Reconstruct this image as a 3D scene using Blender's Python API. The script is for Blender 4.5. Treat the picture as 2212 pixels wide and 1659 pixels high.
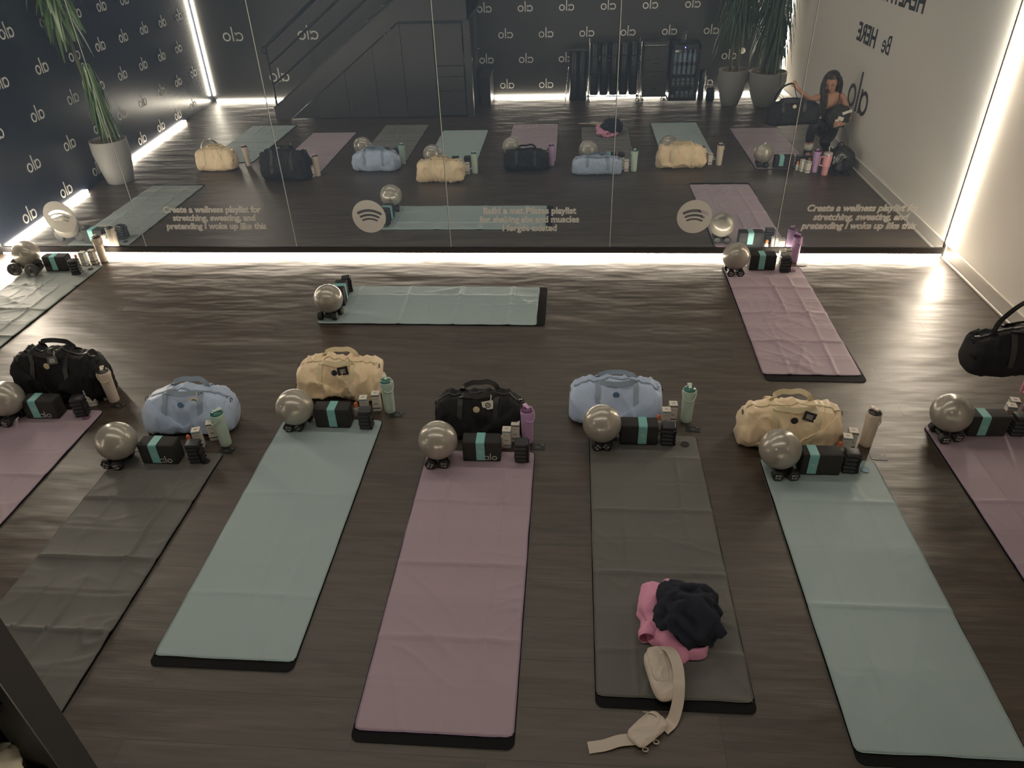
import bpy, bmesh, math, random
from mathutils import Vector, Matrix, noise

for o in list(bpy.data.objects):
    bpy.data.objects.remove(o)
scene = bpy.context.scene
COL = scene.collection
PI = math.pi

# ------------------------------------------------------------------ camera, world, exposure
CR = Vector((0.9969760, 0.0717992, -0.0297291))
CU = Vector((-0.0155226, 0.5588478, 0.8291249))
CF = Vector((-0.0761446, 0.8261562, -0.5582723))
cam_data = bpy.data.cameras.new('camera')
cam_data.sensor_width = 36.0
cam_data.lens = 25.582
cam_data.clip_start = 0.02
cam = bpy.data.objects.new('camera', cam_data)
COL.objects.link(cam)
cam.matrix_world = Matrix(((CR.x, CU.x, -CF.x, 0.0), (CR.y, CU.y, -CF.y, 0.0), (CR.z, CU.z, -CF.z, 2.8431), (0, 0, 0, 1)))
scene.camera = cam
vs = scene.view_settings
vs.view_transform = 'Standard'
vs.look = 'None'
vs.gamma = 1.0
vs.use_curve_mapping = False
vs.exposure = 1.55
world = bpy.data.worlds.new('world')
scene.world = world
world.use_nodes = True
world.node_tree.nodes['Background'].inputs[0].default_value = (0.85, 0.88, 1.0, 1)
world.node_tree.nodes['Background'].inputs[1].default_value = 0.05

LED_BASE = 19.0       # radiance of the strip under the mirror
LED_VERT = 44.0       # corner strips
LED_BACK = 17.0       # strips round the back and left walls
LED_COL = (1.0, 0.86, 0.68)
CEIL_W = 13.5         # power of the added overhead fill lights

M = 6.355             # mirror plane
XR = 3.38             # right wall
YB = -0.14            # back wall
YS = 1.16             # front of the stair block
ZC = 3.7


def wall_x(y):        # the left wall runs slightly out of square
    return -5.70 - 0.08 * (6.355 - y)


# ------------------------------------------------------------------ materials
MATS = {}


def mat(name, col, rough=0.5, metal=0.0, spec=0.5, emit=None, estr=0.0, trans=0.0, coat=0.0, sheen=0.0, bump=None, var=0.0, alpha=None):
    if name in MATS:
        return MATS[name]
    m = bpy.data.materials.new(name)
    m.use_nodes = True
    nt = m.node_tree
    b = nt.nodes['Principled BSDF']
    b.inputs['Base Color'].default_value = (*col, 1)
    b.inputs['Roughness'].default_value = rough
    b.inputs['Metallic'].default_value = metal
    b.inputs['Specular IOR Level'].default_value = spec
    b.inputs['Transmission Weight'].default_value = trans
    b.inputs['Coat Weight'].default_value = coat
    b.inputs['Sheen Weight'].default_value = sheen
    if emit:
        b.inputs['Emission Color'].default_value = (*emit, 1)
        b.inputs['Emission Strength'].default_value = estr
    if var or bump:
        tc = nt.nodes.new('ShaderNodeTexCoord')
        nz = nt.nodes.new('ShaderNodeTexNoise')
        nz.inputs['Scale'].default_value = (bump or (60, 0.1))[0]
        nz.inputs['Detail'].default_value = 4
        nt.links.new(tc.outputs['Object'], nz.inputs['Vector'])
        if var:
            mx = nt.nodes.new('ShaderNodeMixRGB')
            mx.inputs[1].default_value = (*[c * (1 - var) for c in col], 1)
            mx.inputs[2].default_value = (*[min(1, c * (1 + var)) for c in col], 1)
            nt.links.new(nz.outputs['Fac'], mx.inputs[0])
            nt.links.new(mx.outputs[0], b.inputs['Base Color'])
        if bump:
            bp = nt.nodes.new('ShaderNodeBump')
            bp.inputs['Strength'].default_value = bump[1]
            bp.inputs['Distance'].default_value = 0.01
            nt.links.new(nz.outputs['Fac'], bp.inputs['Height'])
            nt.links.new(bp.outputs[0], b.inputs['Normal'])
    MATS[name] = m
    return m


def led(name, strength):
    m = bpy.data.materials.new(name)
    m.use_nodes = True
    nt = m.node_tree
    nt.nodes.clear()
    e = nt.nodes.new('ShaderNodeEmission')
    e.inputs[0].default_value = (*LED_COL, 1)
    e.inputs[1].default_value = strength
    o = nt.nodes.new('ShaderNodeOutputMaterial')
    nt.links.new(e.outputs[0], o.inputs[0])
    MATS[name] = m
    return m


led('led_base', LED_BASE)
led('led_vert', LED_VERT)
led('led_back', LED_BACK)


def floor_material():
    m = bpy.data.materials.new('wood_planks')
    m.use_nodes = True
    nt = m.node_tree
    N, L = nt.nodes, nt.links
    b = N['Principled BSDF']
    tc = N.new('ShaderNodeTexCoord')
    br = N.new('ShaderNodeTexBrick')
    br.offset = 0.37
    br.inputs['Scale'].default_value = 1.0
    br.inputs['Brick Width'].default_value = 1.5
    br.inputs['Row Height'].default_value = 0.2305
    br.inputs['Mortar Size'].default_value = 0.0016
    br.inputs['Mortar Smooth'].default_value = 0.3
    br.inputs['Color1'].default_value = (0, 0, 0, 1)
    br.inputs['Color2'].default_value = (1, 1, 1, 1)
    br.inputs['Mortar'].default_value = (0.5, 0.5, 0.5, 1)
    mo = N.new('ShaderNodeMapping')
    mo.inputs['Location'].default_value = (0.3, -0.1645, 0)
    L.new(tc.outputs['Object'], mo.inputs[0])
    L.new(mo.outputs[0], br.inputs['Vector'])
    mp = N.new('ShaderNodeMapping')
    mp.inputs['Scale'].default_value = (1.2, 16, 1)
    L.new(tc.outputs['Object'], mp.inputs[0])
    # shift the grain per plank
    add = N.new('ShaderNodeVectorMath')
    add.operation = 'ADD'
    sc = N.new('ShaderNodeVectorMath')
    sc.operation = 'SCALE'
    sc.inputs['Scale'].default_value = 13.0
    L.new(br.outputs['Color'], sc.inputs[0])
    L.new(mp.outputs[0], add.inputs[0])
    L.new(sc.outputs[0], add.inputs[1])
    g = N.new('ShaderNodeTexNoise')
    g.inputs['Scale'].default_value = 1.6
    g.inputs['Detail'].default_value = 7
    g.inputs['Roughness'].default_value = 0.62
    g.inputs['Distortion'].default_value = 0.9
    L.new(add.outputs[0], g.inputs['Vector'])
    cr = N.new('ShaderNodeValToRGB')
    cr.color_ramp.elements[0].position = 0.3
    cr.color_ramp.elements[0].color = (0.024, 0.0155, 0.010, 1)
    cr.color_ramp.elements[1].position = 0.72
    cr.color_ramp.elements[1].color = (0.080, 0.056, 0.039, 1)
    L.new(g.outputs['Fac'], cr.inputs[0])
    pl = N.new('ShaderNodeMixRGB')
    pl.blend_type = 'MULTIPLY'
    pl.inputs[0].default_value = 0.3
    rr = N.new('ShaderNodeMapRange')
    rr.inputs['To Min'].default_value = 0.55
    rr.inputs['To Max'].default_value = 1.2
    L.new(br.outputs['Color'], rr.inputs['Value'])
    L.new(cr.outputs[0], pl.inputs[1])
    L.new(rr.outputs[0], pl.inputs[2])
    mm = N.new('ShaderNodeMixRGB')
    mm.inputs[2].default_value = (0.012, 0.009, 0.007, 1)
    L.new(br.outputs['Fac'], mm.inputs[0])
    L.new(pl.outputs[0], mm.inputs[1])
    L.new(mm.outputs[0], b.inputs['Base Color'])
    # gentle unevenness of the boards, plus the pressed grain
    un = N.new('ShaderNodeTexNoise')
    un.inputs['Scale'].default_value = 2.2
    un.inputs['Detail'].default_value = 2
    mp2 = N.new('ShaderNodeMapping')
    mp2.inputs['Scale'].default_value = (0.8, 2.2, 1)
    L.new(tc.outputs['Object'], mp2.inputs[0])
    L.new(mp2.outputs[0], un.inputs['Vector'])
    b1 = N.new('ShaderNodeBump')
    b1.inputs['Strength'].default_value = 0.55
    b1.inputs['Distance'].default_value = 0.03
    L.new(un.outputs['Fac'], b1.inputs['Height'])
    b2 = N.new('ShaderNodeBump')
    b2.inputs['Strength'].default_value = 0.35
    b2.inputs['Distance'].default_value = 0.004
    L.new(g.outputs['Fac'], b2.inputs['Height'])
    L.new(b1.outputs[0], b2.inputs['Normal'])
    b3 = N.new('ShaderNodeBump')
    b3.invert = True
    b3.inputs['Strength'].default_value = 0.4
    b3.inputs['Distance'].default_value = 0.002
    L.new(br.outputs['Fac'], b3.inputs['Height'])
    L.new(b2.outputs[0], b3.inputs['Normal'])
    L.new(b3.outputs[0], b.inputs['Normal'])
    b.inputs['Roughness'].default_value = 0.43
    b.inputs['Specular IOR Level'].default_value = 0.85
    MATS['wood_planks'] = m
    return m


def mirror_material():
    m = bpy.data.materials.new('mirror_glass')
    m.use_nodes = True
    nt = m.node_tree
    N, L = nt.nodes, nt.links
    N.clear()
    g = N.new('ShaderNodeBsdfGlossy')
    g.inputs['Color'].default_value = (0.80, 0.83, 0.83, 1)
    g.inputs['Roughness'].default_value = 0.0
    d = N.new('ShaderNodeBsdfDiffuse')          # haze of glare, put into the glass as bluish diffuse colour
    d.inputs['Color'].default_value = (0.38, 0.52, 0.74, 1)
    mx = N.new('ShaderNodeMixShader')
    mx.inputs[0].default_value = 0.15
    o = N.new('ShaderNodeOutputMaterial')
    L.new(g.outputs[0], mx.inputs[1])
    L.new(d.outputs[0], mx.inputs[2])
    L.new(mx.outputs[0], o.inputs[0])
    MATS['mirror_glass'] = m
    return m


floor_material()
mirror_material()
m_white_wall = mat('cream_paint', (0.80, 0.755, 0.68), 0.7, bump=(35, 0.03))
m_navy = mat('navy_gloss_panel', (0.012, 0.016, 0.032), 0.27, spec=0.6, bump=(1.5, 0.02))
m_char = mat('charcoal_wall', (0.042, 0.042, 0.040), 0.45, bump=(20, 0.04))
m_ceil = mat('dark_ceiling', (0.05, 0.05, 0.055), 0.8)
m_stair = mat('charcoal_panel', (0.038, 0.038, 0.036), 0.38)
m_black_metal = mat('black_metal', (0.016, 0.016, 0.017), 0.3, 0.5)
m_skirt = mat('skirting_paint', (0.60, 0.56, 0.50), 0.4)
m_logo = mat('cream_vinyl', (0.86, 0.83, 0.77), 0.6)
m_logo_dark = mat('dark_vinyl', (0.02, 0.022, 0.026), 0.5)
m_chrome = mat('chrome', (0.75, 0.75, 0.75), 0.12, 1.0)
m_alu = mat('mirror_channel', (0.10, 0.10, 0.105), 0.35, 0.8)
m_matblack = mat('black_mat_rubber', (0.006, 0.006, 0.0065), 0.7, spec=0.15, bump=(300, 0.15))
m_ball = mat('pearl_grey_rubber', (0.40, 0.37, 0.32), 0.28, 0.3, coat=0.3)
m_dumb = mat('black_neoprene', (0.013, 0.013, 0.014), 0.5)
m_foam = mat('black_foam', (0.020, 0.020, 0.021), 0.75, bump=(400, 0.2))
m_band = mat('teal_band', (0.20, 0.47, 0.46), 0.4)
m_wrist = mat('dark_silicone', (0.022, 0.024, 0.028), 0.38)
m_card = mat('white_card', (0.72, 0.68, 0.60), 0.55)
m_cardblue = mat('blue_print', (0.18, 0.33, 0.42), 0.5)
m_ink = mat('black_ink', (0.015, 0.015, 0.017), 0.5)
m_greyprint = mat('grey_print', (0.5, 0.49, 0.47), 0.6)
m_orange = mat('orange_cap', (0.75, 0.20, 0.08), 0.4)
m_clear = mat('frosted_bottle', (0.75, 0.72, 0.66), 0.3, trans=0.3)
m_blackcard = mat('black_card', (0.012, 0.012, 0.013), 0.4)
m_steel = mat('steel', (0.5, 0.5, 0.5), 0.25, 1.0)

TOWEL = {
    'mint': mat('mint_towel', (0.33, 0.425, 0.43), 0.6, sheen=0.3, bump=(700, 0.1)),
    'lav': mat('lavender_towel', (0.37, 0.28, 0.33), 0.55, sheen=0.3, bump=(700, 0.1)),
    'grey': mat('grey_towel', (0.105, 0.105, 0.095), 0.6, sheen=0.3, bump=(700, 0.1)),
    'slate': mat('slate_towel', (0.17, 0.205, 0.20), 0.55, sheen=0.3, bump=(700, 0.1)),
}
TRIM = {
    'mint': mat('mint_hem', (0.34, 0.47, 0.44), 0.6), 'lav': mat('lavender_hem', (0.33, 0.22, 0.38), 0.6),
    'grey': mat('grey_hem', (0.15, 0.15, 0.13), 0.6), 'slate': mat('slate_hem', (0.2, 0.25, 0.24), 0.6)}
BAG = {
    'blue': mat('light_blue_nylon', (0.42, 0.52, 0.70), 0.45, sheen=0.2, bump=(250, 0.08)),
    'cream': mat('cream_nylon', (0.84, 0.66, 0.43), 0.45, sheen=0.2, bump=(250, 0.08)),
    'black': mat('black_nylon', (0.009, 0.009, 0.011), 0.7, spec=0.3, bump=(250, 0.08)),
}
STRAP = {'blue': mat('grey_blue_webbing', (0.27, 0.34, 0.42), 0.6), 'cream': mat('cream_webbing', (0.72, 0.62, 0.40), 0.6),
         'black': mat('black_webbing', (0.02, 0.02, 0.022), 0.5)}
BADGE = {'blue': mat('blue_badge', (0.12, 0.22, 0.38), 0.4), 'cream': mat('black_badge', (0.02, 0.022, 0.03), 0.4),
         'black': mat('gold_badge', (0.62, 0.52, 0.34), 0.4)}
BOTTLE = {'cream': mat('cream_enamel', (0.68, 0.58, 0.47), 0.35), 'mint': mat('mint_enamel', (0.52, 0.66, 0.56), 0.35),
          'lilac': mat('lilac_enamel', (0.56, 0.36, 0.60), 0.35)}
LID = {'cream': mat('smoky_lid', (0.035, 0.028, 0.03), 0.12, coat=0.6), 'mint': mat('teal_lid', (0.015, 0.13, 0.115), 0.12, coat=0.6),
       'lilac': mat('plum_lid', (0.10, 0.012, 0.09), 0.12, coat=0.6)}


# ------------------------------------------------------------------ helpers
def new_obj(name, bm, m, parent=None, smooth=False, auto=None):
    me = bpy.data.meshes.new(name)
    bm.normal_update()
    if smooth:
        for f in bm.faces:
            f.smooth = True
        if auto is not None:
            for e in bm.edges:
                if len(e.link_faces) == 2 and e.calc_face_angle(0) > auto:
                    e.smooth = False
    bm.to_mesh(me)
    bm.free()
    me.materials.append(m)
    o = bpy.data.objects.new(name, me)
    COL.objects.link(o)
    if parent:
        o.parent = parent
    return o


def tag(o, label, cat, group=None):
    o['label'] = label
    o['category'] = cat
    if group:
        o['group'] = group
    return o


def thing(name, label, cat, loc=(0, 0, 0), rz=0.0, group=None):
    o = bpy.data.objects.new(name, None)
    o.empty_display_size = 0.05
    COL.objects.link(o)
    o.location = loc
    o.rotation_euler = (0, 0, rz)
    return tag(o, label, cat, group)


def struct(name, bm, m, smooth=False):
    o = new_obj(name, bm, m, None, smooth)
    o['kind'] = 'structure'
    return o


def dup(root, loc, rz=None, label=None):
    def cp(o, parent):
        c = o.copy()
        COL.objects.link(c)
        c.parent = parent
        for ch in o.children:
            cp(ch, c)
        return c
    r = cp(root, None)
    r.location = loc
    if rz is not None:
        r.rotation_euler = (0, 0, rz)
    if label:
        r['label'] = label
    return r


def B():
    return bmesh.new()


def box(bm, x0, x1, y0, y1, z0, z1, mtx=None, bevel=0.0, seg=2):
    t = bmesh.new()
    bmesh.ops.create_cube(t, size=1.0)
    for v in t.verts:
        v.co = Vector((x0 + (v.co.x + .5) * (x1 - x0), y0 + (v.co.y + .5) * (y1 - y0), z0 + (v.co.z + .5) * (z1 - z0)))
    if bevel:
        bmesh.ops.bevel(t, geom=t.edges[:], offset=bevel, segments=seg, profile=0.5, affect='EDGES')
    if mtx is not None:
        bmesh.ops.transform(t, matrix=mtx, verts=t.verts)
    merge(bm, t)
    return bm


def merge(bm, t):
    me = bpy.data.meshes.new('tmp')
    t.to_mesh(me)
    t.free()
    bm.from_mesh(me)
    bpy.data.meshes.remove(me)


def tube(bm, pts, r, seg=10, closed=False, cap=True):
    """round tube through points; r is a radius or a list"""
    pts = [Vector(p) for p in pts]
    n = len(pts)
    rs = r if isinstance(r, (list, tuple)) else [r] * n
    rings = []
    up = None
    for i, p in enumerate(pts):
        if closed:
            d = pts[(i + 1) % n] - pts[i - 1]
        else:
            d = pts[min(i + 1, n - 1)] - pts[max(i - 1, 0)]
        d.normalize()
        if up is None:
            up = d.orthogonal().normalized()
        else:
            up = (up - d * up.dot(d))
            if up.length < 1e-5:
                up = d.orthogonal()
            up.normalize()
        side = d.cross(up)
        rings.append([bm.verts.new(p + (up * math.cos(a) + side * math.sin(a)) * rs[i]) for a in [2 * PI * k / seg for k in range(seg)]])
    m = n if closed else n - 1
    for i in range(m):
        a, b = rings[i], rings[(i + 1) % n]
        for k in range(seg):
            bm.faces.new((a[k], a[(k + 1) % seg], b[(k + 1) % seg], b[k]))
    if cap and not closed:
        bm.faces.new(rings[0][::-1])
        bm.faces.new(rings[-1])
    return bm


def lathe(bm, prof, seg=32, c=(0, 0, 0), cap=True):
    rings = []
    for r, z in prof:
        rings.append([bm.verts.new((c[0] + r * math.cos(2 * PI * k / seg), c[1] + r * math.sin(2 * PI * k / seg), c[2] + z)) for k in range(seg)])
    for a, b in zip(rings, rings[1:]):
        for k in range(seg):
            bm.faces.new((a[k], a[(k + 1) % seg], b[(k + 1) % seg], b[k]))
    if cap:
        bm.faces.new(rings[0][::-1])
        bm.faces.new(rings[-1])
    return bm


def ribbon(bm, pts, wdir, w, th=0.003):
    """flat strap: width along wdir (vector or list), thickness th"""
    pts = [Vector(p) for p in pts]
    n = len(pts)
    rows = []
    for i, p in enumerate(pts):
        d = (pts[min(i + 1, n - 1)] - pts[max(i - 1, 0)]).normalized()
        wd = Vector(wdir[i] if isinstance(wdir, list) else wdir)
        wd = (wd - d * wd.dot(d)).normalized()
        nn = d.cross(wd)
        rows.append([bm.verts.new(p + wd * sx * w / 2 + nn * sn * th / 2) for sx, sn in ((-1, -1), (1, -1), (1, 1), (-1, 1))])
    for a, b in zip(rows, rows[1:]):
        for k in range(4):
            bm.faces.new((a[k], a[(k + 1) % 4], b[(k + 1) % 4], b[k]))
    bm.faces.new(rows[0][::-1])
    bm.faces.new(rows[-1])
    return bm


def spline(pts, n=8):
    P = [Vector(p) for p in pts]
    P = [P[0] * 2 - P[1]] + P + [P[-1] * 2 - P[-2]]
    out = []
    for i in range(1, len(P) - 2):
        for k in range(n):
            t = k / n
            a, b, c, d = P[i - 1], P[i], P[i + 1], P[i + 2]
            out.append(0.5 * ((2 * b) + (c - a) * t + (2 * a - 5 * b + 4 * c - d) * t * t + (3 * b - a - 3 * c + d) * t ** 3))
    out.append(P[-2])
    return out


def frame(origin, right, up):
    r = Vector(right).normalized()
    u = Vector(up).normalized()
    n = r.cross(u)
    o = Vector(origin)
    return Matrix(((r.x, u.x, n.x, o.x), (r.y, u.y, n.y, o.y), (r.z, u.z, n.z, o.z), (0, 0, 0, 1)))


def alo(bm, s, mtx, th=0.0016):
    """the three-letter mark, x-height s, lower left corner at the frame's origin"""
    t = bmesh.new()

    def ring(cx, ro, ri, seg=28):
        vs = []
        for k in range(seg):
            a = 2 * PI * k / seg
            c, si = math.cos(a), math.sin(a)
            vs.append([t.verts.new((cx + r * c, 0.5 + r * si, z)) for r, z in ((ri, 0), (ro, 0), (ro, th / s), (ri, th / s))])
        for k in range(seg):
            a, b = vs[k], vs[(k + 1) % seg]
            for j in range(4):
                t.faces.new((a[j], b[j], b[(j + 1) % 4], a[(j + 1) % 4]))
    ring(0.5, 0.5, 0.335)
    box(t, 0.84, 1.0, 0, 1.0, 0, th / s)
    box(t, 1.22, 1.38, 0, 1.62, 0, th / s)
    ring(2.08, 0.5, 0.335)
    bmesh.ops.scale(t, vec=(s, s, s), verts=t.verts)
    bmesh.ops.transform(t, matrix=mtx, verts=t.verts)
    merge(bm, t)


def text_bm(bm, s, size, mtx, bold=0.0, shear=0.0, align='CENTER', ext=0.001, sx=1.0, spacing=1.0):
    cu = bpy.data.curves.new('t', 'FONT')
    cu.body = s
    cu.size = size
    cu.offset = bold
    cu.shear = shear
    cu.align_x = align
    cu.space_character = spacing
    cu.extrude = ext
    cu.resolution_u = 4
    o = bpy.data.objects.new('t', cu)
    COL.objects.link(o)
    dg = bpy.context.evaluated_depsgraph_get()
    me = bpy.data.meshes.new_from_object(o.evaluated_get(dg))
    t = bmesh.new()
    t.from_mesh(me)
    bmesh.ops.scale(t, vec=(sx, 1, 1), verts=t.verts)
    bmesh.ops.transform(t, matrix=mtx, verts=t.verts)
    merge(bm, t)
    bpy.data.objects.remove(o)
    bpy.data.curves.remove(cu)
    bpy.data.meshes.remove(me)


def bake(o):
    dg = bpy.context.evaluated_depsgraph_get()
    me = bpy.data.meshes.new_from_object(o.evaluated_get(dg))
    o.modifiers.clear()
    o.data = me
    return o


def fnoise(x, y, z=0.0):
    return noise.noise(Vector((x, y, z)))


# ------------------------------------------------------------------ room shell
XL0, XL1 = wall_x(7.0), wall_x(-0.4)
struct('floor', box(B(), -6.6, 3.6, -0.4, 6.7, -0.1, 0.0), MATS['wood_planks'])
struct('ceiling', box(B(), -6.6, 3.6, -0.4, 6.7, ZC, ZC + 0.1), m_ceil)
struct('wall_right', box(B(), XR, XR + 0.12, -0.4, 6.7, 0, ZC), m_white_wall)
struct('wall_front', box(B(), -6.6, XR, M + 0.035, M + 0.15, 0, ZC), m_char)
struct('wall_back', box(B(), -6.6, XR, YB - 0.12, YB, 0, ZC), m_char)
bm = B()
v = [bm.verts.new(p) for p in ((wall_x(6.7), 6.7, 0), (wall_x(YB - .12), YB - .12, 0), (wall_x(YB - .12) - .15, YB - .12, 0), (wall_x(6.7) - .15, 6.7, 0))]
w = [bm.verts.new((a.co.x, a.co.y, ZC)) for a in v]
bm.faces.new(v)
bm.faces.new(w[::-1])
for i in range(4):
    bm.faces.new((v[i], w[i], w[(i + 1) % 4], v[(i + 1) % 4]))
bmesh.ops.recalc_face_normals(bm, faces=bm.faces)
wl = struct('wall_left', bm, m_navy)
wb = bpy.data.objects['wall_back']
wr = bpy.data.objects['wall_right']

# skirting of the right wall: plain board, bead on top, shoe moulding at the floor
bm = B()
box(bm, XR - 0.014, XR, YB, M - 0.01, 0.0, 0.118)
box(bm, XR - 0.019, XR, YB, M - 0.01, 0.118, 0.132, bevel=0.003)
box(bm, XR - 0.034, XR - 0.014, YB, M - 0.01, 0.0, 0.022, bevel=0.007)
struct('baseboard_right', bm, m_skirt)

# repeated wall marks
bm = B()
for r, z in enumerate((0.135, 0.555, 0.98, 1.39, 1.80, 2.21, 2.62)):
    for k in range(-1, 8):
        y = 0.42 + 0.667 * k + (0.333 if r % 2 == 0 else 0.0)
        yy = y + (0.12 + (y - 4.755) * 0.17 if y > 3.9 else 0)
        if 0.15 < yy < 6.1:
            p = Vector((wall_x(yy) + 0.002, yy, z))
            rt = Vector((-0.08 * -1, 1, 0)).normalized()
            alo(bm, 0.098, frame(p - rt * 0.126 + Vector((0, 0, -0.04)), rt, (0, 0, 1)))
new_obj('printed_logo_pattern', bm, m_logo, wl)
bm = B()
for r, z in enumerate((0.21, 0.605, 0.98, 1.36, 1.74, 2.12, 2.5)):
    for k in range(-2, 6):
        x = -0.76 + 0.653 * k + (0 if r % 2 == 1 else -0.325)
        if r == 1 or r == 3:
            x = -0.76 + 0.653 * k
        else:
            x = -1.085 + 0.653 * k
        if -1.45 < x < 3.1:
            alo(bm, 0.092, frame((x + 0.118, YB + 0.001, z - 0.07), (-1, 0, 0), (0, 0, 1)))
for r, z in enumerate((0.41, 1.05, 1.69, 2.33)):
    for k in range(3):
        x = -5.62 + 1.275 * k + (0.655 if r % 2 == 0 else 0)
        if x < -3:
            alo(bm, 0.135, frame((x + 0.175, YB + 0.001, z - 0.10), (-1, 0, 0), (0, 0, 1)))
new_obj('printed_logo_pattern', bm, m_logo, wb)
bm = B()
text_bm(bm, 'HERE', 0.27, frame((XR - 0.002, 3.56, 1.285), (0, -1, 0), (0, 0, 1)), bold=0.007, align='LEFT', sx=1.02)
text_bm(bm, 'Be', 0.27, frame((XR - 0.002, 4.01, 1.285), (0, -1, 0), (0, 0, 1)), bold=0.001, align='LEFT', sx=0.92)
text_bm(bm, 'HEALTHY', 0.27, frame((XR - 0.002, 4.60, 1.765), (0, -1, 0), (0, 0, 1)), bold=0.007, align='LEFT', sx=1.02)
new_obj('wall_lettering', bm, m_logo_dark, wr)
bm = B()
alo(bm, 0.27, frame((XR - 0.001, 3.74, 0.565), (0, -1, 0), (0, 0, 1)), th=0.004)
new_obj('large_wall_logo', bm, m_logo_dark, wr)

# ------------------------------------------------------------------ mirror wall
seams = [-5.62, -4.12, -2.615, -1.12, 0.365, 1.855, 3.335]
ml = ['mirror panel at the far left of the mirror wall, reflecting the navy corner',
      'mirror panel with the left three-line slogan, reflecting the foot of the stair',
      'mirror panel with the middle round logo, reflecting the closet under the stair',
      'mirror panel with the centred "Build a mat Pilates playlist" slogan',
      'mirror panel with the right-hand round logo, reflecting the drinks fridge',
      'mirror panel at the right end beside the cream wall, with a slanted slogan']
TILT = [0.0, 0.0, 0.0, 0.0, 0.0, 0.0]
panels = []
for i in range(6):
    a, b = seams[i] + 0.0015, seams[i + 1] - 0.0015
    c = (a + b) / 2
    t = thing('mirror_panel', ml[i], 'mirror', (c, M, 0.1), 0, 'mirror panels along the studio wall')
    t.rotation_euler = (0, 0, TILT[i])
    new_obj('mirror_glass', box(B(), a - c, b - c, 0, 0.006, 0, 3.3), MATS['mirror_glass'], t)
    bm = B()
    box(bm, a - c, a - c + 0.006, -0.0012, 0.0, 0, 3.3)
    new_obj('polished_edge', bm, mat('ground_glass_edge', (0.8, 0.8, 0.76), 0.5, 0.0), t)
    panels.append(t)


def disc_logo(cx, cz, r, parent):
    cu = bpy.data.curves.new('d', 'CURVE')
    cu.dimensions = '2D'
    cu.fill_mode = 'BOTH'
    cu.extrude = 0.0006

    def poly(pts):
        s = cu.splines.new('POLY')
        s.points.add(len(pts) - 1)
        for q, p in zip(s.points, pts):
            q.co = (p[0], p[1], 0, 1)
        s.use_cyclic_u = True
    poly([(math.cos(2 * PI * k / 64), math.sin(2 * PI * k / 64)) for k in range(64)])
    for (R, cy, w, a0, a1) in ((1.30, -0.93, 0.088, 118, 57), (1.12, -1.02, 0.075, 116, 60), (0.96, -1.10, 0.062, 114, 63)):
        A = [math.radians(a0 + (a1 - a0) * k / 16) for k in range(17)]
        out = [((R + w) * math.cos(a), cy + (R + w) * math.sin(a)) for a in A]
        e1 = (R * math.cos(A[-1]), cy + R * math.sin(A[-1]))
        cap1 = [(e1[0] + w * math.cos(A[-1] - t), e1[1] + w * math.sin(A[-1] - t)) for t in [PI * k / 8 for k in range(1, 8)]]
        inn = [((R - w) * math.cos(a), cy + (R - w) * math.sin(a)) for a in A[::-1]]
        e0 = (R * math.cos(A[0]), cy + R * math.sin(A[0]))
        cap0 = [(e0[0] + w * math.cos(A[0] + PI - t), e0[1] + w * math.sin(A[0] + PI - t)) for t in [PI * k / 8 for k in range(1, 8)]]
        poly(out + cap1 + inn + cap0)
    o = bpy.data.objects.new('d', cu)
    COL.objects.link(o)
    dg = bpy.context.evaluated_depsgraph_get()
    me = bpy.data.meshes.new_from_object(o.evaluated_get(dg))
    t = bmesh.new()
    t.from_mesh(me)
    bmesh.ops.scale(t, vec=(r, r, 1), verts=t.verts)
    pl = parent.location
    bmesh.ops.transform(t, matrix=frame((cx - pl.x, -0.002, cz - pl.z), (1, 0, 0), (0, 0, 1)), verts=t.verts)
    bpy.data.objects.remove(o)
    bpy.data.curves.remove(cu)
    bpy.data.meshes.remove(me)
    return new_obj('round_logo', t, m_logo, parent)


disc_logo(-4.885, 0.40, 0.157, panels[0])
disc_logo(-1.862, 0.40, 0.157, panels[2])
disc_logo(1.112, 0.392, 0.155, panels[4])


def slogan(lines, cx, z0, dz, parent, shear, size=0.083):
    bm = B()
    pl = parent.location
    for i, s in enumerate(lines):
        text_bm(bm, s, size, frame((cx - pl.x, -0.002, z0 - dz * i - pl.z), (1, 0, 0), (0, 0, 1)), bold=0.0036, shear=shear, sx=0.98, ext=0.0006)
    new_obj('slogan_lettering', bm, m_logo, parent)


L3 = ['Create a wellness playlist for', 'stretching, sweating, and', 'pretending I woke up like this']
slogan(L3, -3.36, 0.445, 0.082, panels[1], 0.18)
slogan(['Build a mat Pilates playlist', 'for shaking abs and muscles', 'I forgot existed'], -0.372, 0.425, 0.082, panels[3], 0.0)
slogan(L3, 2.555, 0.442, 0.082, panels[5], 0.18)

bm = B()
box(bm, -5.62, XR - 0.036, M - 0.012, M + 0.035, 0.042, 0.098)
o = struct('trim_1', bm, m_alu)
bm = B()
box(bm, 3.337, 3.352, M - 0.008, M + 0.03, 0.10, 3.4)
struct('trim_2', bm, m_alu)

# ------------------------------------------------------------------ LED strips


def strip(bmf, m, label):
    t = thing('led_strip', label, 'light strip', (0, 0, 0), 0, 'led strips round the studio')
    o = new_obj('glowing_diffuser', bmf, m, t)
    return t


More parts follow.
